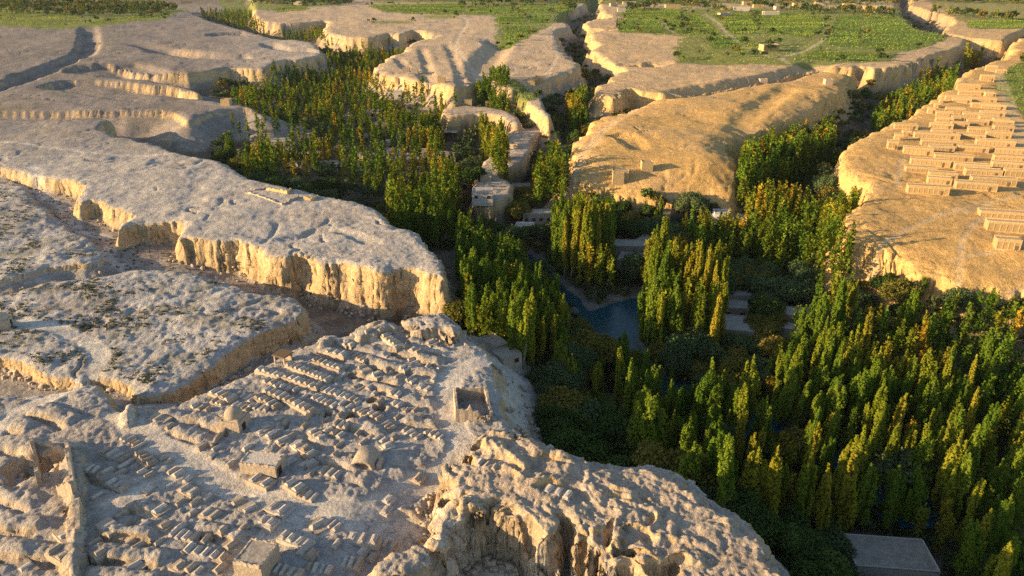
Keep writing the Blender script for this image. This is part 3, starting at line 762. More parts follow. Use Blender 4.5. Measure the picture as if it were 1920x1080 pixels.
def tri_mesh(name, V, F, mat, smooth=False, tint=None):
    """V (n,3), F (m,k) with all faces of k corners"""
    me = bpy.data.meshes.new(name)
    V = np.asarray(V, np.float32); F = np.asarray(F, np.int32)
    me.vertices.add(len(V)); me.vertices.foreach_set('co', V.ravel())
    me.loops.add(F.size); me.loops.foreach_set('vertex_index', F.ravel())
    me.polygons.add(len(F)); me.polygons.foreach_set('loop_start', np.arange(0, F.size, F.shape[1], dtype=np.int32))
    if smooth:
        me.polygons.foreach_set('use_smooth', np.ones(len(F), bool))
    if tint is not None:
        a = me.color_attributes.new('tint', 'FLOAT_COLOR', 'POINT')
        c = np.ones((len(V), 4), np.float32); c[:, :3] = tint
        a.data.foreach_set('color', c.ravel())
    me.update(); me.validate()
    me.materials.append(mat)
    return me

# ------------------------------------------------------------------ materials
def earth_mat(name, col, var=.18, scale=1.2, bump=.25, rough=.93, brick=None):
    m, nt, out = new_mat(name); L = nt.links.new
    b = N(nt, 'ShaderNodeBsdfPrincipled'); b.inputs['Roughness'].default_value = rough; b.inputs['Specular IOR Level'].default_value = .12
    tc = N(nt, 'ShaderNodeTexCoord'); oi = N(nt, 'ShaderNodeObjectInfo')
    ad = N(nt, 'ShaderNodeVectorMath', operation='ADD'); L(tc.outputs['Object'], ad.inputs[0]); L(oi.outputs['Location'], ad.inputs[1])
    n = N(nt, 'ShaderNodeTexNoise'); n.inputs['Scale'].default_value = scale; n.inputs['Detail'].default_value = 8; n.inputs['Roughness'].default_value = .7
    L(ad.outputs[0], n.inputs['Vector'])
    r = N(nt, 'ShaderNodeMapRange'); r.inputs['From Min'].default_value = .28; r.inputs['From Max'].default_value = .72
    r.inputs['To Min'].default_value = 1 - var; r.inputs['To Max'].default_value = 1 + var * .8
    L(n.outputs['Fac'], r.inputs['Value'])
    r3 = N(nt, 'ShaderNodeMapRange'); r3.inputs['To Min'].default_value = .86; r3.inputs['To Max'].default_value = 1.1
    L(oi.outputs['Random'], r3.inputs['Value'])
    mu = N(nt, 'ShaderNodeMath', operation='MULTIPLY'); L(r.outputs[0], mu.inputs[0]); L(r3.outputs[0], mu.inputs[1])
    sc = N(nt, 'ShaderNodeVectorMath', operation='SCALE'); sc.inputs[0].default_value = col; L(mu.outputs[0], sc.inputs['Scale'])
    L(sc.outputs[0], b.inputs['Base Color'])
    bp = N(nt, 'ShaderNodeBump'); bp.inputs['Strength'].default_value = .7; bp.inputs['Distance'].default_value = bump
    L(n.outputs['Fac'], bp.inputs['Height']); L(bp.outputs[0], b.inputs['Normal'])
    L(b.outputs[0], out.inputs[0])
    return m

def leaf_mat(name, col, col2, attr=False, trans=.22):
    m, nt, out = new_mat(name); L = nt.links.new
    tc = N(nt, 'ShaderNodeTexCoord'); oi = N(nt, 'ShaderNodeObjectInfo')
    n = N(nt, 'ShaderNodeTexNoise'); n.inputs['Scale'].default_value = .9; n.inputs['Detail'].default_value = 3
    L(tc.outputs['Object'], n.inputs['Vector'])
    if attr:
        at = N(nt, 'ShaderNodeAttribute', attribute_name='tint')
        r = N(nt, 'ShaderNodeMapRange'); r.inputs['From Min'].default_value = .3; r.inputs['From Max'].default_value = .7
        r.inputs['To Min'].default_value = .7; r.inputs['To Max'].default_value = 1.25
        L(n.outputs['Fac'], r.inputs['Value'])
        sc = N(nt, 'ShaderNodeVectorMath', operation='SCALE'); L(at.outputs['Color'], sc.inputs[0]); L(r.outputs[0], sc.inputs['Scale'])
        cs = sc.outputs[0]
    else:
        mx = N(nt, 'ShaderNodeMix', data_type='RGBA'); mx.inputs['A'].default_value = (*col, 1); mx.inputs['B'].default_value = (*col2, 1)
        ad = N(nt, 'ShaderNodeMath', operation='MULTIPLY_ADD'); L(oi.outputs['Random'], ad.inputs[0]); ad.inputs[1].default_value = .9; ad.inputs[2].default_value = -.45
        a2 = N(nt, 'ShaderNodeMath', operation='ADD', use_clamp=True); L(n.outputs['Fac'], a2.inputs[0]); L(ad.outputs[0], a2.inputs[1])
        L(a2.outputs[0], mx.inputs['Factor'])
        cs = mx.outputs['Result']
    d = N(nt, 'ShaderNodeBsdfDiffuse'); t = N(nt, 'ShaderNodeBsdfTranslucent'); ms = N(nt, 'ShaderNodeMixShader'); ms.inputs[0].default_value = trans
    L(cs, d.inputs['Color']); L(cs, t.inputs['Color']); L(d.outputs[0], ms.inputs[1]); L(t.outputs[0], ms.inputs[2])
    L(ms.outputs[0], out.inputs[0])
    return m

MAT = dict(
 plaster=earth_mat('pale_mud_plaster', (.50, .45, .395), .3, 2.5, .2),
 mud=earth_mat('mud_brick', (.42, .345, .265), .3, 1.6, .3),
 mud_gold=earth_mat('yellow_mud_brick', (.52, .375, .195), .25, 1.5, .25),
 lattice=earth_mat('perforated_brick_panel', (.45, .315, .155), .25, 5.0, .25),
 roof=earth_mat('mud_roof', (.37, .325, .275), .4, .9, .3),
 roof_gold=earth_mat('straw_mud_roof', (.46, .345, .20), .3, 1.2, .25),
 dark=earth_mat('dark_opening', (.035, .03, .028), .2, 2, .05),
 timber=earth_mat('old_timber', (.16, .11, .07), .25, 3, .05),
 white=earth_mat('white_wash', (.70, .70, .70), .12, 2, .08),
 blue=earth_mat('blue_paint', (.10, .19, .36), .15, 2, .02),
 rubble=earth_mat('rubble', (.36, .30, .24), .35, 3, .3),
 bark=earth_mat('bark', (.20, .16, .12), .3, 4, .05),
 bark_pale=earth_mat('pale_bark', (.42, .39, .33), .25, 4, .05),
 pop_green=leaf_mat('poplar_green', (.075, .140, .014), (.170, .225, .022)),
 pop_olive=leaf_mat('poplar_olive', (.140, .185, .016), (.255, .255, .024)),
 pop_gold=leaf_mat('poplar_gold', (.225, .215, .020), (.330, .275, .028)),
 rnd_dark=leaf_mat('broadleaf_dark', (.040, .072, .018), (.085, .125, .032)),
 rnd_grey=leaf_mat('willow_grey_green', (.070, .108, .044), (.130, .170, .066)),
 rnd_olive=leaf_mat('broadleaf_olive', (.130, .130, .026), (.230, .190, .040)),
 far_leaf=leaf_mat('far_foliage', None, None, True),
)

# ------------------------------------------------------------------ tree meshes
def rand_quads(C, size, rng, out=None, spread=.75):
    n = len(C)
    if out is None:
        nn = rng.normal(size=(n, 3))
    else:
        nn = out + rng.normal(size=(n, 3)) * spread
    nn /= np.linalg.norm(nn, axis=1)[:, None]
    a = rng.normal(size=(n, 3)); a -= nn * (a * nn).sum(1)[:, None]; a /= np.linalg.norm(a, axis=1)[:, None]
    b = np.cross(nn, a)
    s = np.asarray(size)[:, None]
    a = a * s; b = b * s * .62
    V = np.stack([C - a, C + b * 1.0 - a * .1, C + a, C - b - a * .1], 1).reshape(-1, 3)
    F = np.arange(n * 4).reshape(n, 4)
    return V, F

def rand_tris(C, size, rng):
    n = len(C)
    a = rng.normal(size=(n, 3)); a /= np.linalg.norm(a, axis=1)[:, None]
    b = rng.normal(size=(n, 3)); b -= a * (a * b).sum(1)[:, None]; b /= np.linalg.norm(b, axis=1)[:, None]
    s = np.asarray(size)[:, None]
    V = np.stack([C - a * s, C + a * s * .6 + b * s * .8, C + a * s * .6 - b * s * .8], 1).reshape(-1, 3)
    return V, np.arange(n * 3).reshape(n, 3)

def poplar_points(rng, n, Ht=20.0, rad=1.5, nb=22, lean=.0, bare=.04):
    """leaf centres of a columnar poplar: steep ascending branches, each a plume"""
    pts = []; outs = []
    br = []
    for i in range(nb):
        h0 = Ht * rng.uniform(bare, .62)
        L = Ht * rng.uniform(.22, .42) * (1 - .35 * h0 / Ht)
        az = rng.uniform(0, 2 * math.pi) if i > 5 else i * 2 * math.pi / 6 + rng.uniform(-.4, .4)
        out = rad * rng.uniform(.55, 1.05) * (1.05 - .55 * h0 / Ht)
        br.append((h0, L, az, out))
    for i in range(3 + nb // 8):
        br.append((Ht * rng.uniform(.5, .68), Ht * rng.uniform(.24, .33), rng.uniform(0, 6.28), rad * rng.uniform(.25, .6)))
    br.append((Ht * .12, Ht * .88, 0, 0.02))
    ln = np.array([b[1] for b in br]); w = ln / ln.sum()
    cnt = np.maximum((w * n).astype(int), 4)
    for (h0, L, az, out), c in zip(br, cnt):
        t = rng.beta(1.3, 1.1, c)
        r = out * (1 - (1 - np.minimum(t * 2.2, 1)) ** 2)
        pr = (.12 + rad * .19) * np.sin(np.clip(t * .93 + .07, 0, 1) * math.pi) ** .7 + .10
        th = rng.uniform(0, 6.283, c); q = pr * np.sqrt(rng.uniform(.15, 1, c))
        pts.append(np.stack([r * math.cos(az) + q * np.cos(th), r * math.sin(az) + q * np.sin(th), h0 + t * L], 1))
        outs.append(np.stack([np.cos(th) + .35 * math.cos(az), np.sin(th) + .35 * math.sin(az), np.full(c, .35)], 1))
    return np.vstack(pts), br, np.vstack(outs)

def round_points(rng, n, Ht=9.0, rad=4.0, nl=15):
    cs = []
    for i in range(nl):
        d = rng.normal(size=3); d /= np.linalg.norm(d); d[2] = abs(d[2]) * .9 - .25
        k = rng.uniform(.45, .85)
        cs.append((d[0] * rad * k, d[1] * rad * k, Ht * .56 + d[2] * Ht * .40 * k, rng.uniform(.30, .52) * rad))
    cs.append((0, 0, Ht * .6, rad * .55))
    w = np.array([c[3] ** 2 for c in cs]); cnt = np.maximum((w / w.sum() * n).astype(int), 3)
    out = []; nrm = []
    for (x, y, z, r), c in zip(cs, cnt):
        d = rng.normal(size=(c, 3)); d /= np.linalg.norm(d, axis=1)[:, None]
        q = r * rng.uniform(.55, 1.06, c)[:, None]
        p = np.array([x, y, z]) + d * q * np.array([1, 1, .85])
        out.append(p); nrm.append(d)
    P = np.vstack(out)
    P[:, 2] = np.maximum(P[:, 2], Ht * .06)
    return P, cs, np.vstack(nrm)

def trunk_poplar(rng, Ht, br, rad):
    m = MB()
    m.tube([(0, 0, -1.0), (.05, .02, Ht * .3), (-.03, .05, Ht * .65), (0, 0, Ht * .93)], [.26, .2, .11, .03], 7)
    for h0, L, az, out in br[:14]:
        c, s = math.cos(az), math.sin(az)
        m.tube([(0, 0, h0), (out * .6 * c, out * .6 * s, h0 + L * .25), (out * c, out * s, h0 + L * .7)], [.08, .05, .02], 4)
    return m

POP = {}
TRUNKS = {}
def make_tree_protos():
    k = 0
    specs = [('green', 1.5, 22, 2700), ('green', 2.1, 30, 3300), ('green', 1.15, 16, 2200), ('green', 2.6, 24, 3200), ('olive', 1.4, 20, 2600), ('olive', 2.0, 26, 3100), ('olive', 1.1, 16, 2200), ('gold', .9, 16, 2000), ('gold', 1.2, 20, 2200), ('green', 3.3, 44, 4600)]
    for i, (c, rad, nb, n) in enumerate(specs):
        rng = np.random.default_rng(100 + i)
        P, br, O = poplar_points(rng, int(n * 1.5), 20.0, rad, nb)
        V, F = rand_quads(P, rng.uniform(.18, .36, len(P)), rng, O)
        me = tri_mesh('poplar_crown', V, F, MAT['pop_' + c])
        tr = trunk_poplar(rng, 20.0, br, rad).mesh('poplar_trunk', MAT['bark_pale' if i % 3 == 1 else 'bark'], True)
        POP.setdefault('wide' if rad > 3 else c, []).append((me, tr))
    for i, (c, Ht, rad) in enumerate([('dark', 9, 4.2), ('dark', 7.5, 4.2), ('grey', 9, 4.6), ('grey', 7, 4.4), ('olive', 8.5, 4.0), ('olive', 7, 4.2)]):
        rng = np.random.default_rng(200 + i)
        P, cs, O = round_points(rng, 4200, Ht, rad, 15 + i)
        V, F = rand_quads(P, rng.uniform(.18, .38, len(P)), rng, O)
        me = tri_mesh('broadleaf_crown', V, F, MAT['rnd_' + c])
        m = MB(); m.tube([(0, 0, -.8), (.1, 0, Ht * .2), (.05, .1, Ht * .42)], [.32, .26, .16], 7)
        for x, y, z, r in cs[:9]:
            m.tube([(.07, .05, Ht * .25), (x * .5, y * .5, (Ht * .3 + z) * .5), (x, y, z)], [.14, .09, .03], 4)
        POP.setdefault('r_' + c, []).append((me, m.mesh('broadleaf_trunk', MAT['bark'], True)))
make_tree_protos()


# ------------------------------------------------------------------ river water
def make_water_mat():
    m, nt, out = new_mat('river_water'); L = nt.links.new
    b = N(nt, 'ShaderNodeBsdfPrincipled'); b.inputs['Base Color'].default_value = (.008, .062, .085, 1); b.inputs['Roughness'].default_value = .2; b.inputs['Specular IOR Level'].default_value = .16
    n = N(nt, 'ShaderNodeTexNoise'); n.inputs['Scale'].default_value = .9; n.inputs['Detail'].default_value = 4
    tc = N(nt, 'ShaderNodeTexCoord'); L(tc.outputs['Object'], n.inputs['Vector'])
    bp = N(nt, 'ShaderNodeBump'); bp.inputs['Strength'].default_value = .5; bp.inputs['Distance'].default_value = .15
    L(n.outputs['Fac'], bp.inputs['Height']); L(bp.outputs[0], b.inputs['Normal']); L(b.outputs[0], out.inputs[0])
    return m

def build_river():
    P = RIVP; d = np.gradient(P, axis=0); d /= np.linalg.norm(d, axis=1)[:, None]
    nrm = np.stack([-d[:, 1], d[:, 0]], 1)
    V = []; F = []
    W = np.array([-24, -12, 0, 12, 24.0])
    # one flat sheet that the banks cut to shape
    lo = np.vstack([P, POOLP]).min(0) - 6; hi = np.vstack([P, POOLP]).max(0) + 6
    nx, ny = 60, 60
    xs = np.linspace(lo[0], hi[0], nx); ys = np.linspace(lo[1], hi[1], ny)
    X, Y = np.meshgrid(xs, ys, indexing='ij')
    dd, _ = line_d(X.ravel(), Y.ravel(), P, 60.0)
    keep = (np.minimum(dd, poly_sd(X.ravel(), Y.ravel(), POOLP, 60.0) + 3) < 7.5).reshape(X.shape)
    idx = np.full(X.shape, -1)
    for i in range(nx):
        for j in range(ny):
            if keep[i, j]:
                idx[i, j] = len(V); V.append((X[i, j], Y[i, j], WATER_Z))
    for i in range(nx - 1):
        for j in range(ny - 1):
            q = (idx[i, j], idx[i + 1, j], idx[i + 1, j + 1], idx[i, j + 1])
            if min(q) >= 0:
                F.append(q)
    o = link('river', tri_mesh('river', V, F, make_water_mat()))
    o['kind'] = 'structure'; o['label'] = 'dark turquoise river pool between poplars'
build_river()

# ------------------------------------------------------------------ labels: which one
LANDMARKS = []
def landmark(text, x, y):
    LANDMARKS.append((text, x, y))
ORD = ['', 'second ', 'third ', 'fourth ', 'fifth ', 'sixth ', 'seventh ', 'eighth ', 'ninth ', 'tenth ', 'eleventh ', 'twelfth ', 'thirteenth ', 'fourteenth ', 'fifteenth ', 'sixteenth ']
def side_word(dx, dy):
    if abs(dx) > abs(dy) * 1.0:
        return 'right of' if dx > 0 else 'left of'
    return 'beyond' if dy > 0 else 'in front of'
def label_by_place(items, marks):
    """items: (object, text, x, y, category, group); every label names the nearest landmark and, where several share it, the order"""
    pool = {}
    for it in items:
        o, text, x, y, cat, grp = it
        i = min(range(len(marks)), key=lambda k: (marks[k][1] - x) ** 2 + (marks[k][2] - y) ** 2)
        mk = marks[i]
        key = (text, side_word(x - mk[1], y - mk[2]), mk[0])
        pool.setdefault(key, []).append((math.hypot(mk[1] - x, mk[2] - y), it))
    for (text, side, mk), lst in pool.items():
        lst.sort(key=lambda a: a[0])
        for r, (_, it) in enumerate(lst):
            if len(lst) == 1:
                lab = '%s %s %s' % (text, side, mk)
            else:
                lab = '%s, %snearest %s %s' % (text, ORD[min(r, 15)], side, mk)
            tag(it[0], lab, it[4], it[5])

def gpt(px, py, z=0.0):
    x, y = unproj(px, py, z)
    return float(x), float(y)
def gground(px, py, z=0.0):
    """ground point seen at a pixel (fixed-point on the terrain height)"""
    for _ in range(8):
        x, y = gpt(px, py, z)
        z = .5 * z + .5 * float(ground_z(x, y)[0])
    return x, y, z

# ------------------------------------------------------------------ walls, houses
def wobble_wall(m, ax, ay, bx, by, th, h0, h1, zfun, seed, step=.7, rough=.35, gaps=()):
    """a ruined mud wall from a to b: uneven top, follows the ground"""
    rng = random.Random(seed)
    L = math.hypot(bx - ax, by - ay); n = max(2, int(L / step)); ex, ey = (bx - ax) / L, (by - ay) / L
    ring = []
    for i in range(n + 1):
        t = i / n
        hh = h0 + (h1 - h0) * t + rng.uniform(-rough, rough) * .6
        for g0, g1, gh in gaps:
            if g0 <= t <= g1:
                hh = gh + rng.uniform(-.15, .15)
        x = ax + (bx - ax) * t + rng.uniform(-.05, .05); y = ay + (by - ay) * t + rng.uniform(-.05, .05)
        z = zfun(x, y)
        k = len(m.v)
        for off, zz in ((-th / 2 - .08, z - .6), (th / 2 + .08, z - .6), (th / 2 - .05, z + max(hh, .15)), (-th / 2 + .05, z + max(hh, .15) + rng.uniform(-.08, .08))):
            m.v.append((x - ey * off, y + ex * off, zz))
        ring.append(k)
    for a, b in zip(ring[:-1], ring[1:]):
        for i in range(4):
            j = (i + 1) % 4
            m.f.append((a + i, a + j, b + j, b + i))
    m.f.append((ring[0], ring[0] + 1, ring[0] + 2, ring[0] + 3)); m.f.append((ring[-1] + 3, ring[-1] + 2, ring[-1] + 1, ring[-1]))

def flat_house(name, x, y, z, sx, sy, h, rot, wall='mud', roof='roof', door=None, wins=(), parapet=.25, overhang=0.0):
    """flat-roofed mud house; door/wins: (side, offset, width, height, sill) side s = camera side, e, n, w"""
    t = thing(name, (x, y, z), rot)
    MB().box(0, 0, -2.0, sx, sy, h + 2.0, .08).build('wall', MAT[wall], t)
    m = MB(); m.box(0, 0, h - .02, sx + overhang * 2 - .1, sy + overhang * 2 - .1, .22, .02)
    r = m.build('roof', MAT[roof], t)
    if parapet:
        p = parapet; w = .28; X, Y = sx / 2 - .16, sy / 2 - .16
        for cx, cy, ax, ay in ((0, -Y, sx - .33, w), (0, Y, sx - .33, w), (-X, 0, w, sy - .62), (X, 0, w, sy - .62)):
            MB().box(cx, cy, h + .19, ax, ay, p, .03).build('parapet', MAT[wall], r)
    def opening(nm, side, off, w, hh, sill, mat):
        m = MB(); d = .12
        if side in 'sn':
            m.box(off, (-1 if side == 's' else 1) * (sy / 2 + .02), sill, w, d, hh)
        else:
            m.box((-1 if side == 'w' else 1) * (sx / 2 + .02), off, sill, d, w, hh)
        o = m.build(nm, MAT[mat], t)
        f = MB(); d2 = .2; e = .1
        for kx, kz, ww, h2 in ((-w / 2 - e / 2, sill, e, hh), (w / 2 + e / 2, sill, e, hh), (0, sill + hh, w + 2 * e, e)):
            if side in 'sn':
                f.box(off + kx, (-1 if side == 's' else 1) * (sy / 2 + .02), kz, ww, d2, h2)
            else:
                f.box((-1 if side == 'w' else 1) * (sx / 2 + .02), off + kx, kz, d2, ww, h2)
        f.build('frame', MAT['timber'], o)
        return o
    if door:
        opening('door', *door[:5], 'dark' if len(door) < 6 else door[5])
    for wdef in wins:
        opening('window', *wdef[:5], wdef[5] if len(wdef) > 5 else 'dark')
    return t

def worn_rim(t, sx, sy, h, seed):
    """crumbling low rim along the roof edges and fallen clods at the foot"""
    X, Y = sx / 2 - .2, sy / 2 - .2
    flat = lambda u, w_: h + .1
    for i, (a, b_) in enumerate((((-X, -Y), (X, -Y)), ((X, -Y + .3), (X, Y - .3)), ((X, Y), (-X, Y)), ((-X, Y - .3), (-X, -Y + .3)))):
        m = MB(); rg = random.Random(seed + i)
        wobble_wall(m, *a, *b_, .34, .12, .2, lambda u, w_: h + .12, seed + i, .35, .28)
        m.v = [(p[0], p[1], max(p[2], h - .1)) for p in m.v]
        m.build('rim', MAT['mud'], t)
    rg = random.Random(seed); 
    for k in range(9):
        m = MB(); m.box(0, 0, -.2, rg.uniform(.25, .6), rg.uniform(.25, .5), rg.uniform(.3, .55), .1, rg.uniform(0, 3))
        o = m.build('fallen_clod', MAT['mud'], t); o.location = (rg.uniform(-sx / 2, sx / 2), -sy / 2 - rg.uniform(.2, .7), 0)

# ------------------------------------------------------------------ grape drying houses on the right plateau
DRY = []
for a in [(565,840,565,635),(710,865,505,560),(720,905,460,520),(915,1185,545,610),(1030,1325,500,565),(550,755,418,468),(590,850,372,425),(765,1015,330,380),(535,730,285,340),(720,885,275,320),(665,930,240,285),(935,1130,280,325),(1065,1315,235,290),(615,915,190,235),(920,1105,195,235),(1130,1290,175,235),(735,870,155,195),(1000,1135,155,190),(1180,1310,140,190),(725,875,115,155),(875,990,105,150),(990,1130,95,140),(1120,1305,100,145),(1200,1430,300,340),(1195,1430,340,390),(1180,1400,395,445),(985,1225,445,500),(1260,1440,450,515),(910,1135,405,460),(1105,1560,740,800),(1150,1480,805,895),(1212,1372,905,998),(465,620,120,160),(410,475,245,310),(460,515,195,250),(520,575,160,210),(700,745,10,55),(765,880,75,110),(765,880,45,75),(880,960,65,100),(960,1085,35,80),(1080,1180,65,95),(1180,1285,70,110),(835,960,0,50),(1090,1250,30,60)]:
    DRY.append((1560 + a[0] / 3.858, 1560 + a[1] / 3.858, 200 + a[2] / 3.858, 200 + a[3] / 3.858))
for a in [(1110,1370,570,620),(1180,1360,600,640),(1370,1620,580,635),(1390,1660,640,690),(1490,1720,670,700),(1230,1450,430,500),(1250,1520,515,560),(1520,1620,540,580),(1470,1600,350,420),(1530,1640,210,290),(1640,1740,270,310),(985,1040,640,690),(1050,1075,590,640)]:
    DRY.append((1580 + a[0] / 5.647, 1580 + a[1] / 5.647, 80 + a[2] / 5.647, 80 + a[3] / 5.647))

def build_drying():
    items = []
    rng = random.Random(5)
    PIL = {}
    # ground points; push apart those that would run into one another
    rec = []
    for xl, xr, yt, yb in DRY:
        x0, y0 = gpt(xl, yb, .2); x1, y1 = gpt(xr, yb, .2)
        depth = y0 * CP + (CAM_Z) * SP
        H = (yb - yt) / FPX * depth / math.cos(math.atan2(CAM_Z, y0)) * .8
        H = min(max(H, 2.0), 3.7)
        L = max(x1 - x0, 2.5)
        rec.append([(x0 + x1) / 2, y0, L, H])
    rec.sort(key=lambda r: r[1])
    for i, (cx, y0, L, H) in enumerate(rec):
        D = 3.6 if L > 6 else 4.4
        D = min(D, 3.2)
        # room behind before the next one begins
        for j in range(len(rec)):
            if j != i and rec[j][1] > y0 and abs(rec[j][0] - cx) < (rec[j][2] + L) / 2 + .3:
                D = min(D, max(1.9, rec[j][1] - y0 - .35))
        z = float(np.min(ground_z([cx - L / 2, cx, cx + L / 2], [y0, y0 + D / 2, y0 + D])))
        rz = R(-15 + rng.uniform(-2.5, 2.5))
        t = thing('grape_drying_house', (cx, y0 + D / 2, z), rz)
        MB().box(0, 0, -1, L - .16, D - .16, H + 1).build('lattice_wall', MAT['lattice'], t)
        m = MB(); m.box(0, 0, H - .02, L + .06, D + .06, .2); r = m.build('roof', MAT['roof_gold'], t)
        for cxx, cyy, ax, ay in ((0, -D / 2 + .1, L, .24), (0, D / 2 - .1, L, .24)):
            MB().box(cxx, cyy, H + .18, ax, ay, .3, .03).build('parapet', MAT['mud_gold'], r)
        m = MB(); m.box(0, -D / 2 + .04, -1, L - .02, .13, 1.55); m.build('plinth', MAT['mud_gold'], t)
        m = MB(); m.box(0, -D / 2 + .04, H - .45, L - .02, .13, .42); m.build('top_band', MAT['mud_gold'], t)
        npan = max(2, int(round(L / 1.7)))
        key = round(H, 1)
        if key not in PIL:
            PIL[key] = MB().box(0, 0, -1, .26, .14, key + .95, .01).mesh('pilaster', MAT['mud_gold'])
        for k in range(npan + 1):
            p = link('pilaster', PIL[key], t); p.location = (-L / 2 + .17 + (L - .34) * k / npan, -D / 2 + .07, 0)
        for k in range(max(2, int(D / 1.7)) + 1):
            nn = max(2, int(D / 1.7))
            p = link('pilaster', PIL[key], t); p.location = (-L / 2 + .07, -D / 2 + .17 + (D - .34) * k / nn, 0); p.rotation_euler = (0, 0, math.pi / 2)
        m = MB(); m.box(L * .32, -D / 2 + .0, .0, .8, .1, 1.7); m.build('door', MAT['timber'], t)
        size = 'long' if L > 13 else ('short square' if L < 5.5 else 'mid-length')
        items.append((t, size + ' yellow mud-brick grape drying house', cx, y0, 'drying house', 'grape drying houses on the right plateau'))
    return items

# ------------------------------------------------------------------ graves
ROWS = [  # px from, px to, number of tombs, style g gable / b barrel / s slab / p pointed, wall base 0/1
 (541,686,620,717,10,'g',1),(534,708,601,732,7,'g',1),(587,676,642,697,6,'g',1),(601,729,674,755,8,'g',0),(485,697,531,708,5,'g',1),(496,714,546,734,5,'g',0),(499,734,534,749,4,'g',1),(534,749,590,778,6,'b',1),
 (400,737,438,752,4,'g',1),(441,740,479,752,4,'g',0),(482,746,522,767,5,'g',1),(438,758,470,769,4,'b',0),(467,761,505,769,4,'b',0),(587,746,630,761,5,'g',0),(400,752,423,758,3,'b',0),(665,665,689,679,4,'b',0),(645,638,665,650,2,'s',0),(721,632,753,653,5,'g',1),
 (709,662,729,667,1,'s',0),(674,685,692,700,2,'g',0),(753,688,767,697,2,'p',0),(767,676,788,688,3,'g',0),(764,711,779,717,2,'p',0),(785,723,808,732,2,'s',0),(729,735,753,743,2,'b',0),(735,755,754,762,2,'s',0),(627,796,654,807,3,'g',1),(607,804,624,813,1,'b',0),
 (622,810,645,819,2,'g',0),(584,810,607,822,3,'b',0),(692,818,724,828,3,'s',0),(756,807,789,822,4,'s',0),(798,810,831,822,4,'b',0),(721,834,732,842,1,'s',0),(718,793,738,807,3,'b',0),(668,769,692,781,4,'b',0),(692,775,715,787,3,'b',0),
 (283,780,313,790,1,'g',0),(193,847,253,867,5,'b',0),(263,857,287,873,4,'p',1),(233,820,267,840,5,'b',0),(260,883,287,897,2,'g',0),(317,880,340,893,2,'g',0),(340,913,370,927,2,'s',0),(290,947,310,963,1,'b',0),(193,983,217,993,1,'b',0),(113,997,133,1010,1,'b',0),
 (180,1030,197,1047,1,'b',0),(240,1053,263,1070,1,'g',0),(327,1057,350,1073,1,'g',0),(352,1062,380,1076,2,'b',0),(347,1027,427,1053,5,'g',0),(320,1000,370,1013,4,'g',0),(333,985,345,992,1,'g',0),(423,1017,447,1033,1,'g',0),(440,937,457,950,1,'b',0),(460,950,480,963,1,'b',0),
 (503,950,540,967,2,'s',1),(487,977,517,990,2,'s',1),(527,1007,583,1027,4,'s',1),(587,977,607,997,1,'g',0),(610,977,637,993,3,'b',0),(540,907,567,923,2,'g',1),(562,922,593,937,3,'b',0),(470,896,510,914,2,'g',1),(557,1032,593,1047,2,'g',0),(513,1067,567,1080,4,'b',0),(573,1063,623,1073,4,'b',0),
 (493,798,505,806,1,'b',0),(650,1003,712,1027,3,'s',1),(714,1018,743,1030,2,'g',0),(670,1030,690,1040,1,'s',0),(718,931,738,943,1,'s',0),(712,952,732,963,1,'s',0),(772,890,795,903,1,'g',0),(893,872,935,880,3,'g',0),(1020,917,1073,937,3,'s',0),(1023,840,1047,853,2,'s',0),
 (517,782,529,790,1,'b',0),(528,790,540,797,1,'b',0),(485,806,497,814,1,'s',0),(504,812,516,820,1,'b',0),(523,822,537,830,1,'b',0),(540,815,552,822,1,'b',0),(552,832,566,840,1,'s',0),(566,838,580,846,1,'b',0),(576,846,590,854,1,'b',0),(522,857,534,865,1,'b',0),(534,860,548,868,1,'s',0),(545,852,556,859,1,'b',0),(565,868,577,876,1,'g',0),(575,866,590,874,1,'b',0),
 (630,640,655,648,2,'b',0),(700,700,715,706,1,'p',0),(742,706,755,712,1,'b',0),(660,722,676,730,1,'g',0),(686,724,700,731,1,'b',0),(360,760,395,772,3,'b',0),(420,776,428,782,1,'b',0),(600,880,640,895,3,'b',0),(300,860,320,870,2,'b',0),(150,870,185,885,3,'b',0),(205,905,240,920,3,'b',0),(95,1030,125,1042,2,'b',0),(40,1060,60,1072,1,'b',0),
 (610,655,650,668,3,'b',0),(800,640,815,646,1,'b',0),(770,655,790,661,2,'b',0),(640,1050,680,1062,3,'b',0),(400,1062,425,1072,1,'g',0),(270,915,285,922,1,'b',0),(380,960,410,970,2,'b',0),(300,985,318,992,1,'b',0),(690,1045,705,1052,1,'b',0)]
COUNT = ['', 'single', 'pair of', 'row of three', 'row of four', 'row of five', 'row of six', 'row of seven', 'row of eight', 'row of nine', 'row of ten']
STYLE = {'g': ('gabled mud tomb', 'gabled mud tombs'), 'b': ('round-backed mud tomb', 'round-backed mud tombs'), 's': ('pale plastered slab tomb', 'pale plastered slab tombs'), 'p': ('tomb with a pointed end', 'tombs with pointed ends')}

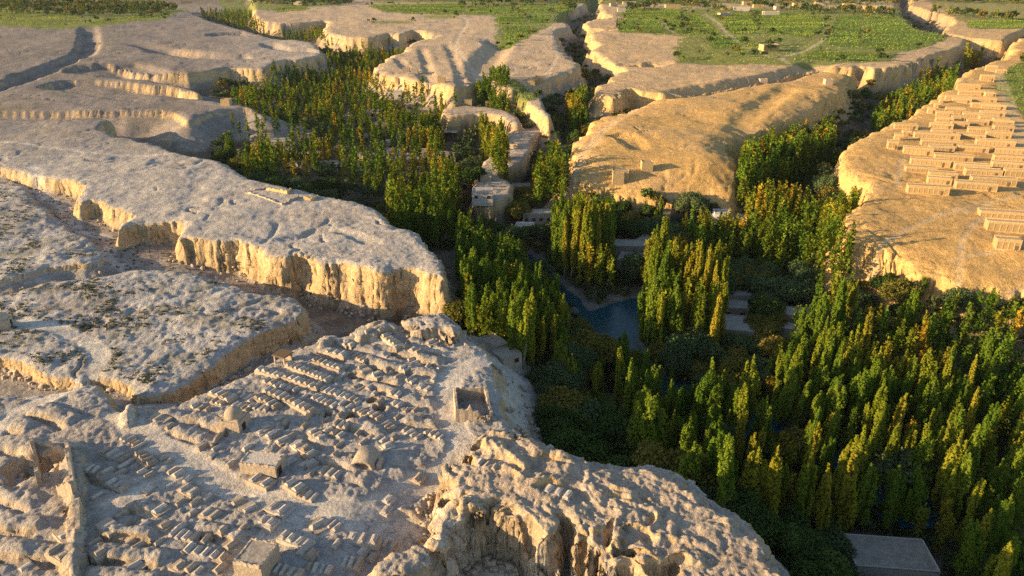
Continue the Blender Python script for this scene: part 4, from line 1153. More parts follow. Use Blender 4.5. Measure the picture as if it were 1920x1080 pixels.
def build_graves():
    items = []
    rng = random.Random(9)
    for (ax, ay, bx, by, n, st, base) in ROWS:
        zg = 2.5 if ax > 860 else 0.0
        p = gground(ax, ay, zg); q = gground(bx, by, zg)
        L = math.hypot(q[0] - p[0], q[1] - p[1]); rot = math.atan2(q[1] - p[1], q[0] - p[0])
        cx, cy = (p[0] + q[0]) / 2, (p[1] + q[1]) / 2
        zz = ground_z([p[0], cx, q[0]], [p[1], cy, q[1]])
        z = float(np.mean(zz))
        L = max(L, .95 * n)
        # the tombs lie across the row, heads turned a little
        pitch = L / n
        w = min(pitch * .72, 1.05) if n > 1 else 1.1
        ln = rng.uniform(1.6, 2.2)
        t = thing('tomb_row' if n > 1 else 'tomb', (cx, cy, z), rot)
        bh = rng.uniform(.5, .7) if base else rng.uniform(.08, .25)
        skew = -.0
        lift = 0
        if base or n == 1:
            MB().box(0, 0, -.9, L + .1, ln + .35, .9 + bh, .07).build('plinth', MAT['mud' if not st == 's' else 'plaster'], t)
        else:
            MB().box(0, 0, -.9, L, ln + .2, .9 + bh, .1).build('plinth', MAT['mud'], t)
        for k in range(n):
            x = -L / 2 + pitch * (k + .5) + rng.uniform(-.06, .06)
            hh = rng.uniform(.25, .5)
            m = MB()
            m.box(0, 0, 0, w, ln, .28, .03)
            if st == 'g':
                m.gable(0, 0, .28, w - .06, ln - .1, hh, 4, 1.0, .12)
            elif st == 'b':
                m.gable(0, 0, .28, w - .06, ln - .1, hh * .8, 8, .5, .15)
            elif st == 's':
                m.box(0, 0, .281, w - .12, ln - .14, .14, .03); m.gable(0, 0, .421, w - .3, ln - .4, .16, 6, .5, .1)
            else:
                m.gable(0, 0, .28, w - .06, ln - .1, hh, 4, 1.0, .1); m.quad_box([(-w / 2 + .03, -ln / 2 - .02), (w / 2 - .03, -ln / 2 - .02), (w / 2 - .03, -ln / 2 + .3), (-w / 2 + .03, -ln / 2 + .3)], .27, 1.15, [(-.06, -ln / 2 + .05), (.06, -ln / 2 + .05), (.06, -ln / 2 + .2), (-.06, -ln / 2 + .2)])
            m.v = [(a_ + rng.uniform(-.06, .06), b_ + rng.uniform(-.08, .08), c_ + (rng.uniform(-.07, .05) if c_ > .05 else 0)) for a_, b_, c_ in m.v]
            o = m.build('grave_mound' if n > 1 else 'cover', MAT['plaster' if (st == 's' or rng.random() < .6) else 'mud'], t)
            # sit on the plinth, follow the slope of the row
            o.location = (x, rng.uniform(-.05, .05), bh - .01 + (zz[2] - zz[0]) * (x / L) * .0)
            o.rotation_euler = (0, 0, R(rng.uniform(-4, 4)))
            o.scale = (rng.uniform(.8, 1.05), rng.uniform(.75, 1.08), rng.uniform(.5, .9))
        s1, s2 = STYLE[st]
        txt = 'single ' + s1 if n == 1 else ('raised ' if base else '') + COUNT[n] + ' ' + s2
        items.append((t, txt, cx, cy, 'tomb' if n == 1 else 'tomb row', 'tombs of the hilltop graveyard'))
    # small single mounds between the rows
    n0 = 0
    X = []; Y = []
    pxs = [rng.uniform(150, 850) for _ in range(2600)]; pys = [rng.uniform(620, 1078) for _ in range(2600)]
    ok = in_poly(np.array(pxs), np.array(pys), [(480,705),(600,650),(720,625),(810,640),(835,700),(840,800),(790,850),(650,850),(600,900),(660,940),(640,1070),(250,1075),(170,1040),(170,960),(200,850),(300,795),(400,750)])
    gx, gy = unproj(np.array(pxs), np.array(pys), 0.0)
    _, I = terrain(gx, gy)
    used = [(i[2], i[3], 2.6) for i in items]
    for k in range(len(pxs)):
        if n0 >= 70: break
        if not ok[k] or I['road'][k] > .05: continue
        x, y = float(gx[k]), float(gy[k])
        if any((x - u) ** 2 + (y - w_) ** 2 < r * r for u, w_, r in used): continue
        if any((x - l[1]) ** 2 + (y - l[2]) ** 2 < 25 for l in LANDMARKS): continue
        used.append((x, y, 1.5)); n0 += 1
        z = float(ground_z(x, y)[0]); rot = R(-28 + rng.gauss(0, 7))
        t = thing('tomb', (x, y, z), rot)
        w, ln = rng.uniform(.6, .95), rng.uniform(1.3, 2.0)
        m = MB(); m.box(0, 0, -.6, w + .25, ln + .25, .6 + rng.uniform(.08, .2), .05); m.build('plinth', MAT['mud'], t)
        m = MB(); m.box(0, 0, .05, w, ln, .2, .03); m.gable(0, 0, .25, w - .05, ln - .1, rng.uniform(.15, .4), 6, .6, .1)
        m.v = [(a_ + rng.uniform(-.05, .05), b_ + rng.uniform(-.06, .06), c_ + rng.uniform(-.05, .04)) for a_, b_, c_ in m.v]
        m.build('cover', MAT['plaster' if rng.random() < .5 else 'mud'], t)
        items.append((t, 'small low mud grave mound', x, y, 'tomb', 'tombs of the hilltop graveyard'))
    return items

def in_poly(px, py, poly):
    P = np.array(poly, float); ins = np.zeros(px.shape, bool)
    for i in range(len(P)):
        ax, ay = P[i]; bx, by = P[(i + 1) % len(P)]
        if ay != by:
            ins ^= ((ay > py) != (by > py)) & (px < (bx - ax) * (py - ay) / (by - ay) + ax)
    return ins

def build_cemetery_buildings():
    zf = lambda x, y: float(ground_z(x, y)[0])
    # roofless courtyard tomb
    FL = gpt(857, 787); BL = gpt(853, 750); BR = gpt(911, 748); FR = gpt(921, 786)
    cx, cy = (FL[0] + BR[0]) / 2, (FL[1] + BR[1]) / 2
    z0 = zf(cx, cy)
    t = thing('roofless_mausoleum', (cx, cy, z0))
    flat = lambda x, y: 0.0
    rel = lambda p: (p[0] - cx, p[1] - cy)
    fl, bl, br, fr = map(rel, (FL, BL, BR, FR))
    for a, b, h0, h1, gaps, sd in ((bl, br, 2.5, 2.5, (), 1), (fl, bl, 2.5, 2.5, (), 2), (br, fr, 2.4, 1.5, ((.5, .8, 1.3),), 3), (fl, fr, 2.2, 1.4, ((.62, 1.0, .7), (.36, .44, 2.9)), 4)):
        m = MB(); wobble_wall(m, *a, *b, .55, h0, h1, flat, sd, .45, .16, gaps); m.build('wall', MAT['mud'], t)
    m = MB(); rg = random.Random(3)
    for i in range(60):
        m.box(fr[0] - 1.6 + rg.gauss(0, .8), fr[1] + .2 + rg.gauss(0, .45), rg.uniform(-.2, .5), rg.uniform(.2, .5), rg.uniform(.2, .5), rg.uniform(.2, .45), .05, rg.uniform(0, 3))
    m.build('rubble', MAT['rubble'], t)
    tag(t, 'roofless square mud-walled mausoleum with broken front wall at the cliff edge', 'mausoleum'); landmark('the roofless mausoleum', cx, cy)
    # domed tomb
    x, y, z = gground(442, 800)
    t = thing('domed_mausoleum', (x, y, z), R(-12))
    MB().box(0, 0, -1, 4.0, 4.0, 3.1, .12).build('wall', MAT['mud'], t)
    MB().box(0, 0, 2.09, 3.3, 3.3, .35, .25).build('drum', MAT['mud'], t)
    pr = [(1.62 * math.cos(a), 2.3 + 1.75 * math.sin(a)) for a in np.linspace(0, 1.45, 9)] + [(.08, 4.08)]
    MB().lathe(0, 0, pr, 22).build('dome', MAT['mud'], t, True)
    MB().box(2.0, -.5, 0, .12, .9, 1.4).build('doorway', MAT['dark'], t)
    for sx in (-1, 1):
        MB().box(sx * 1.55, -1.55, 2.05, .5, .5, .35, .1).build('corner_horn', MAT['mud'], t)
    tag(t, 'small domed mud mausoleum on a square base in the graveyard', 'mausoleum'); landmark('the domed mausoleum', x, y)
    a = gground(396, 840); b = gground(424, 803)
    t = thing('low_wall', (a[0], a[1], a[2])); m = MB(); wobble_wall(m, 0, 0, b[0] - a[0], b[1] - a[1], .4, .8, 1.0, lambda u, v: zf(a[0] + u, a[1] + v) - a[2], 6); m.build('wall', MAT['mud'], t)
    tag(t, 'low mud wall leading to the domed mausoleum', 'wall')
    # flat roofed tomb with doorway
    x, y, z = gground(495, 882)
    t = flat_house('flat_roofed_mausoleum', x, y, z, 6.2, 3.6, 2.1, R(-10), 'mud', 'plaster', ('e', -.7, 1.0, 1.5, 0), (), 0)
    worn_rim(t, 6.2, 3.6, 2.1, 31)
    tag(t, 'flat-roofed mud mausoleum with crumbling pale roof and dark doorway', 'mausoleum'); landmark('the flat-roofed mausoleum', x, y)
    x, y, z = gground(485, 1066)
    t = flat_house('box_mausoleum', x, y, z, 4.2, 4.6, 2.6, R(-14), 'mud', 'roof', None, (), 0)
    worn_rim(t, 4.2, 4.6, 2.6, 41)
    tag(t, 'plain windowless box mausoleum beside the track at the bottom edge', 'mausoleum'); landmark('the box mausoleum', x, y)
    # open shed
    x, y, z = gground(532, 678)
    t = thing('roofed_shelter', (x, y, z), R(-25))
    for sx in (-1, 1):
        for sy in (-1, 1):
            MB().box(sx * 1.2, sy * 1.1, -.5, .3, .3, 2.2).build('post', MAT['mud'], t)
    MB().box(0, 0, 1.71, 3.2, 3.0, .25, .05).build('roof', MAT['timber'], t)
    MB().box(0, 1.1, -.5, 2.05, .22, 1.7).build('back_wall', MAT['mud'], t)
    tag(t, 'small shelter with brush roof at the top of the graveyard', 'shelter'); landmark('the brush-roofed shelter', x, y)
    # vaulted tomb with dark mouth
    x, y, z = gground(683, 868)
    t = thing('vaulted_tomb', (x, y, z - .3), R(-8))
    m = MB(); n = 12; k0 = len(m.v)
    for yy in (-1.4, 2.6):
        for r_, off in ((2.1, 0), (1.45, 0)):
            for i in range(n + 1):
                a_ = math.pi * i / n
                m.v.append((r_ * math.cos(a_), yy, r_ * .85 * math.sin(a_) + .05 * math.sin(i * 5.0)))
    s = n + 1
    for i in range(n):
        m.f += [(i, i + 1, s + i + 1, s + i), (2 * s + i, 3 * s + i, 3 * s + i + 1, 2 * s + i + 1), (i, 2 * s + i, 2 * s + i + 1, i + 1), (s + i, s + i + 1, 3 * s + i + 1, 3 * s + i)]
    m.build('vault', MAT['mud'], t, True)
    MB().box(0, 1.2, 0, 2.7, .2, 1.15).build('dark_back', MAT['dark'], t)
    for sx in (-1, 1):
        MB().box(sx * 2.6, .2, -.8, 1.0, 2.6, 1.7, .25).build('buttress', MAT['mud'], t)
    tag(t, 'collapsed vaulted tomb with a dark open mouth below the path bend', 'tomb'); landmark('the vaulted tomb', x, y)
    # small domed tomb at the left edge
    x, y, z = gground(4, 612, -3)
    t = thing('domed_tomb', (x, y, z), R(20))
    MB().box(0, 0, -1, 4.2, 4.0, 3.0, .2).build('wall', MAT['mud'], t)
    MB().lathe(0, 0, [(1.75 * math.cos(a_), 1.9 + 1.5 * math.sin(a_)) for a_ in np.linspace(0, 1.5, 8)], 18).build('dome', MAT['mud'], t, True)
    MB().box(2.05, 0, 0, .12, .9, 1.4).build('doorway', MAT['dark'], t)
    tag(t, 'weathered domed tomb cut by the left edge beside the pale track', 'tomb')
    # ruined enclosure on the left
    t = None
    A = gground(62, 835); B = gground(76, 912); C = gground(130, 845); D = gground(140, 925); E = gground(112, 925)
    t = thing('ruined_enclosure', (A[0], A[1], A[2]))
    zr = lambda u, v: zf(A[0] + u, A[1] + v) - A[2]
    rl = lambda p: (p[0] - A[0], p[1] - A[1])
    for a_, b_, h0, h1, sd in ((A, B, 1.6, 2.0, 11), (C, D, 2.2, 1.6, 12), (E, D, 1.8, 1.8, 13), (A, C, .7, .9, 14)):
        m = MB(); wobble_wall(m, *rl(a_), *rl(b_), .6, h0, h1, zr, sd, .6, .5); m.build('wall', MAT['mud'], t)
    tag(t, 'roofless ruined mud enclosure with tall broken walls at lower left', 'ruin'); landmark('the ruined enclosure', (A[0] + D[0]) / 2, (A[1] + D[1]) / 2)
    F1 = gground(150, 950); F2 = gground(146, 1000)
    t = thing('ruined_wall', F1); m = MB(); wobble_wall(m, 0, 0, F2[0] - F1[0], F2[1] - F1[1], .7, 1.4, .6, lambda u, v: zf(F1[0] + u, F1[1] + v) - F1[2], 15); m.build('wall', MAT['mud'], t)
    tag(t, 'crumbling mud wall stub below the ruined enclosure', 'ruin')
    # ruined walls on the big left mesa
    A = gground(500, 358); t = thing('ruined_farmstead', A)
    zr2 = lambda u, v: zf(A[0] + u, A[1] + v) - A[2]; rl2 = lambda p: (p[0] - A[0], p[1] - A[1])
    for (p0, p1, h0, h1, sd) in (((500,356), (540,364), .8, 1.2, 21), ((540,364), (546,356), .9, .6, 22), ((570,374), (584,377), 1.1, 1.2, 23), ((584,377), (596,369), 1.1, .5, 24), ((462,362), (500,353), .4, .5, 25), ((462,362), (530,384), .4, .4, 26), ((530,384), (560,370), .4, .6, 27)):
        a_, b_ = gground(*p0), gground(*p1)
        m = MB(); wobble_wall(m, *rl2(a_), *rl2(b_), .6, h0, h1, zr2, sd, .8, .6); m.build('wall', MAT['mud_gold' if sd < 25 else 'mud'], t)
    tag(t, 'ruined farmstead walls on the long left mesa above the valley', 'ruin')

# ------------------------------------------------------------------ houses
def build_houses():
    H = []
    def add(name, px, py, sx, sy, h, rot, label, wall='mud', roof='roof', door=None, wins=(), z=-25, par=.25, over=0.0):
        x, y, zz = gground(px, py, z)
        t = flat_house(name, x, y, zz, sx, sy, h, R(rot), wall, roof, door, wins, par, over)
        tag(t, label, 'house'); H.append((x, y, max(sx, sy) * .5 + 2.0))
        return t
    # foot of the cemetery cliff
    add('adobe_house', 926, 662, 4.6, 6.5, 2.2, 35, 'grey adobe house with two stepped flat roofs under the cemetery cliff, rear block', 'mud', 'roof', None, (), -19)
    add('adobe_house', 950, 684, 5.2, 5.0, 2.4, 35, 'grey adobe house block below the cemetery cliff, nearest the poplars', 'mud', 'roof', ('e', 0, 1.0, 1.9, 0), (('s', 1, .9, .9, 1),), -21)
    W3 = lambda sx, n: tuple(('s', -sx / 2 + sx * (i + .5) / n, 1.1, 1.1, 1.0) for i in range(n))
    add('white_house', 984, 437, 7, 5, 3.2, -8, 'small whitewashed house with two blue windows by the dark trees', 'white', 'roof', None, (('s', -1.8, 1.2, 1.4, .9, 'blue'), ('s', 1.6, 1.0, 1.8, .3, 'blue')))
    add('long_house', 1020, 414, 17, 6, 3.6, 2, 'long grey house with a row of dark windows behind the white house', 'mud', 'roof', None, W3(17, 6))
    add('farm_house', 1180, 474, 16, 7, 3.4, -4, 'brown farmhouse with blue doorways right of the golden poplars', 'mud', 'roof', ('s', -2, 1.2, 2, 0, 'blue'), (('s', 1.5, 1.1, 1.1, 1.0, 'blue'), ('s', 5, 1.1, 1.1, 1.0)))
    add('farm_house', 1205, 468, 6, 12, 3.0, -38, 'farmhouse wing with pale roof running towards the brown farmhouse', 'mud', 'roof')
    add('courtyard_house', 1190, 500, 11, 9, 3.0, -20, 'patchy-roofed courtyard house above the river bank', 'mud', 'roof', ('e', 1, 1.4, 2, 0), (('s', -3, 1, 1, 1), ('s', 2, 1, 1, 1, 'blue')))
    add('small_house', 1352, 405, 6, 5, 3.2, -5, 'small pale house with two dark windows at the foot of the golden mesa', 'white', 'roof', None, (('s', -1.4, .9, 1, 1), ('s', 1.2, .9, 1, 1)), -22)
    add('yard_house', 1362, 416, 14, 6, 2.2, -5, 'low walled yard building in front of the small pale house', 'mud', 'roof', ('s', 3, 1.6, 1.7, 0), (), -24)
    add('hut', 1247, 402, 4, 3.6, 2.6, -15, 'tiny mud hut with a dark door on the slope above the valley', 'mud_gold', 'roof_gold', ('s', -.7, .9, 1.5, 0), (), -18)
    add('valley_house', 1382, 566, 9, 6, 3.2, -6, 'flat-roofed house in the wood, uppermost of the three right of the tall poplar stand', 'mud', 'roof', None, W3(9, 3))
    add('valley_house', 1375, 590, 8, 6, 3.2, -8, 'flat-roofed house in the wood, middle of the three right of the tall poplar stand', 'mud', 'roof', None, W3(8, 2))
    add('valley_house', 1372, 628, 12, 10, 3.6, -12, 'wide dark-roofed house in the wood, lowest of the three right of the tall poplar stand', 'mud', 'roof', None, W3(12, 3))
    add('valley_house', 1500, 606, 12, 6, 3.4, -8, 'brown house with two square windows among the poplars', 'mud', 'roof', None, (('s', -2.5, 1.2, 1.2, 1.2), ('s', 2.5, 1.2, 1.2, 1.2)))
    add('long_shed', 1500, 632, 16, 4, 2.6, -18, 'long low shed below the brown house with two square windows', 'mud', 'roof')
    add('big_roof_house', 1660, 1068, 14, 8, 3.8, -6, 'large house with cracked pale flat roof at the bottom right', 'plaster', 'roof', None, (('s', 4.5, 1, 1, 1.3),), -28, .12)
    H[-1] = (H[-1][0], H[-1][1] - 3, 15.0)
    # north-west village
    V = [(525,274,14,9,3,4,'farmyard house with pale roof left of the village poplars'),(612,250,8,7,3.4,-5,'pale house nearest the green garden plot in the village'),(645,252,10,7,3,3,'pale-roofed house right of the green garden plot'),(612,318,12,6,3,0,'house with low veranda, left of the two under the village poplars'),(652,318,13,6,3,2,'house with low veranda, right of the two under the village poplars'),
         (722,278,10,8,3.4,6,'tallest grey house of the village centre'),(738,292,9,8,3,-8,'grey house in front of the tallest village house'),(745,305,7,16,3,-35,'long pale-roofed house running diagonally in the village'),(785,308,14,7,3,2,'reddish-brown house with a row of roof vents in the village'),(742,182,11,7,3.4,-4,'sunlit house below the north cliff by the poplars'),(770,197,6,6,3.4,0,'small square house beside the smoke-blue yard'),
         (800,212,12,8,3,3,'low house at the left foot of the sunlit bluff'),(700,217,12,7,3,0,'long low house north of the village trees'),(440,293,9,5,2.6,5,'low house behind the bushy tree at the left valley edge'),(560,318,10,7,3,-20,'grey-roofed house half hidden by the left mesa rim'),(905,372,8,7,3,0,'house at the left foot of the stepped ridge'),(870,350,9,7,3,5,'flat house among trees left of the stepped ridge'),(690,332,11,6,3,-4,'grey house among the round trees near the left mesa rim'),(850,385,8,6,3,8,'small flat-roofed house south of the stepped ridge'),(980,360,10,6,3,0,'yellowish flat-roofed house right of the stepped ridge end')]
    for i, (px, py, sx, sy, h, rot, lab) in enumerate(V):
        red = 'reddish' in lab
        add('village_house', px, py, sx, sy, h, rot, lab, 'mud' if i % 3 else 'plaster', 'roof', None if i % 2 else ('s', 0, 1.1, 1.9, 0), (('s', -sx * .3, 1, 1, 1), ('s', sx * .3, 1, 1, 1)))
    extra = [(580,262),(690,262),(760,262),(800,292),(640,286),(585,296),(720,240),(760,228),(790,240),(690,300),(835,300),(860,322),(655,225),(820,262)]
    eg = []
    rg = random.Random(8)
    for px, py in extra:
        x, y, zz = gground(px, py, -25)
        if any((x - h[0]) ** 2 + (y - h[1]) ** 2 < 80 for h in H): continue
        sx, sy = rg.uniform(7, 13), rg.uniform(5, 8)
        t = flat_house('village_house', x, y, zz, sx, sy, rg.uniform(2.6, 3.4), R(rg.uniform(-25, 20)), 'mud', 'roof', ('s', rg.uniform(-2, 2), 1.1, 1.9, 0), (('s', -sx * .35, 1, 1, 1), ('s', sx * .35, 1, 1, 1)))
        H.append((x, y, max(sx, sy) * .5 + 1.5))
        eg.append((t, 'flat-roofed mud house of the village', x, y, 'house', 'village houses'))
    label_by_place(eg, [('the open barn', *gpt(838, 258, -25)), ('the green garden plot', *gpt(595, 235, -25)), ('the stepped ridge', *gpt(890, 350, -25)), ('the tallest village house', *gpt(722, 278, -25)), ('the left mesa rim', *gpt(560, 330, -25))])
    # big flat-roofed barn under the bluff
    x, y, z = gground(838, 258, -25)
    t = thing('open_barn', (x, y, z), R(3))
    MB().box(0, 0, 3.2, 13, 8, .35, .05).build('roof', MAT['roof'], t); MB().box(0, 3.6, -1, 12.5, .5, 4.2).build('back_wall', MAT['mud'], t)
    for k in range(6):
        MB().box(-6 + 2.4 * k, -3.5, -1, .35, .35, 4.2).build('post', MAT['timber'], t)
    tag(t, 'open-fronted barn with wide flat pale roof under the sunlit bluff', 'barn'); H.append((x, y, 8))
    # ridge and mesa-top boxes
    def top(px, py, sx, sy, h, rot, lab, z=0, wall='mud_gold', win=(), dr=None):
        x, y, zz = gground(px, py, z)
        zz = float(np.median(ground_z([x - sx / 2, x + sx / 2, x, x, x], [y, y, y - sy / 2, y + sy / 2, y])))
        t = flat_house('mud_store', x, y, zz, sx, sy, h, R(rot), wall, 'roof_gold', dr, win, .25)
        tag(t, lab, 'mud building')
    top(1212, 318, 4.6, 4, 3.2, 0, 'lone mud store casting a shadow on the golden mesa, upper of the two')
    top(1158, 340, 4.6, 4.2, 3.0, 0, 'lone mud store on the golden mesa, middle one with long shadow', -4)
    top(1160, 372, 6.5, 4.5, 2.8, 0, 'mud store at the foot of the golden mesa beside the golden poplars', -10)
    top(1090, 350, 5, 5, 3, 0, 'low mud store at the left foot of the golden mesa', -14)
    for px, py, z, lab in ((762,135,0,'mud store on the north bluff, left of the pair'),(778,138,0,'mud store on the north bluff, right of the pair'),(828,154,-1,'mud store on the north bluff, alone at the right'),(313,279,0,'lone mud store at the rim of the left mesa'),(425,197,-1,'mud store at the tip of the shaded spur, left one'),(462,198,-1,'mud store at the tip of the shaded spur, right one'),(1430,157,0,'mud store on the far back of the golden mesa'),(1552,158,0,'mud store near the right cliff of the golden mesa'),(878,196,-7,'mud store on the sunlit bluff, left one'),(917,199,-7,'mud store on the sunlit bluff, right one'),(996,158,-2,'mud store at the neck of the ridge, rear one'),(1010,171,-3,'mud store at the neck of the ridge, front one'),(1003,166,-3,'mud store at the neck of the ridge, middle one')):
        top(px, py, 5.0, 4.5, 3.0, 0, lab, z, 'mud_gold' if z else 'mud')
    top(940, 300, 6, 4.5, 2.2, -10, 'larger mud house on the stepped ridge, upper one', -11, 'mud')
    top(912, 338, 5, 4.5, 2.4, -5, 'mud house standing on the end of the stepped ridge, lower one', -11, 'mud')
    top(965, 278, 4.5, 4, 2.0, -20, 'small mud house on the stepped ridge, uppermost one', -11, 'mud')
    top(845, 228, 6, 5, 2.8, 0, 'house at the upper left of the sunlit bluff', -18, 'mud')
    top(910, 182, 9, 5, 3.2, 0, 'long house behind the sunlit bluff under dark poplars', -14, 'mud')
    x, y, zz = gground(1668, 440, -2)
    t = thing('utility_pole', (x, y, zz)); MB().tube([(0, 0, -.5), (0, 0, 7.5)], [.13, .09], 8).build('pole', MAT['timber'], t); MB().box(0, 0, 6.9, 1.6, .12, .12).build('crossarm', MAT['timber'], t)
    tag(t, 'thin utility pole on the golden right slope', 'utility pole')
    # far farmsteads on the plain
    rng = random.Random(21)
    k = 0
    FAR = [(1360,18),(1390,20),(1420,14),(1460,18),(1500,12),(1530,16),(1560,20),(1590,12),(1630,18),(1650,25),(1290,10),(1320,6),(1180,8),(1150,12),(1165,22),(1200,15),(520,6),(560,9),(430,4),(470,8),(620,8),(580,3),(1480,8),(1400,9),(1540,8),(1610,8),(1445,28),(1260,14),(350,6),(1357,30),(1441,95)]
    lst = []
    for px, py in FAR:
        x, y, zz = gground(px, py, 0)
        sx = rng.uniform(12, 24); 
        t = flat_house('farmstead', x, y, zz, sx, rng.uniform(7, 12), rng.uniform(3.5, 5), R(rng.uniform(-15, 15)), rng.choice(['mud_gold', 'mud', 'plaster']), 'roof_gold', None, (), .4)
        lst.append((t, 'tiny tan farm building', x, y, 'farm building', 'far farm buildings'))
    marks = [('the far right canyon', *gpt(1690, 12)), ('the middle canyon head', *gpt(1110, 10)), ('the upper left valley', *gpt(480, 20)), ('the far vineyard road', *gpt(1340, 40))]
    label_by_place(lst, marks)
    return H

# ------------------------------------------------------------------ vineyards and fields
def build_fields():
    rng = np.random.default_rng(31)
    FR = []
    wide = [(GREENS[0][0], .75, 0, 'patchwork of green plots around the eastern vineyards'), (GREENS[1][0], .6, 0, 'patchwork of olive-green plots at the far left'), (GREENS[2][0], .8, 0, 'patchwork of green plots on the central plateau')]
    for (pts, g, z, lab), (P, _) in zip(FIELDS + wide, FIELDP + [GREENP[0], GREENP[1], GREENP[2]]):
        lo, hi = P.min(0), P.max(0)
        yc = P[:, 1].mean()
        sp = 4.0 if yc < 500 else (6.0 if yc < 800 else 9.0)
        if yc < 330: sp = 1.4
        rows = np.arange(lo[1], hi[1], sp)
        area = (hi[0] - lo[0]) * (hi[1] - lo[1])
        step = max(.45 if yc < 330 else .8, area / sp / 6500)
        xs = np.arange(lo[0], hi[0], step)
        X, Y = np.meshgrid(xs, rows)
        X = X.ravel() + rng.normal(0, .4, X.size); Y = Y.ravel() + rng.normal(0, sp * .13, Y.size)
        k = poly_sd(X, Y, P, 30.0) < -1
        gap = fbm(X, Y, 45, 3, 131) + .35 * fbm(X, Y, 9, 2, 133)
        k &= gap > (-.75 if g > .6 else -.35)
        k &= rng.random(len(X)) < .9
        X, Y = X[k], Y[k]
        if len(X) < 5:
            continue
        Z = ground_z(X, Y)
        s = (.85 if yc > 330 else .4) * rng.uniform(.6, 1.0, len(X)) * (1.5 if yc > 800 else 1.0) * (.5 if g < .5 else 1)
        C = np.stack([X, Y, Z + s * .7], 1)
        V, F = rand_quads(C, s * .8, rng, np.array([[-.6, -.35, .7]]), .45)
        lush = np.array([.130, .210, .028]); yel = np.array([.38, .34, .06])
        t = g + .35 * fbm(X, Y, 30, 2, 135)
        col = lush * np.clip(t, 0, 1)[:, None] + yel * (1 - np.clip(t, 0, 1))[:, None]
        tones = np.repeat(rng.uniform(.5, 1.3, len(rows) // 2 + 3), 2)  # shade between trellis rows, painted as random light and dark leaf tones
        rowshade = tones[np.clip(np.round((Y - lo[1]) / sp).astype(int), 0, len(rows) + 1)]
        col = col * (rng.uniform(.9, 1.1, len(X)) * rowshade)[:, None]
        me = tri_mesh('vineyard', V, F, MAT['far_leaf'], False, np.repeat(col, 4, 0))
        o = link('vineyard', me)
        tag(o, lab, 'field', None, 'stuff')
    return FR

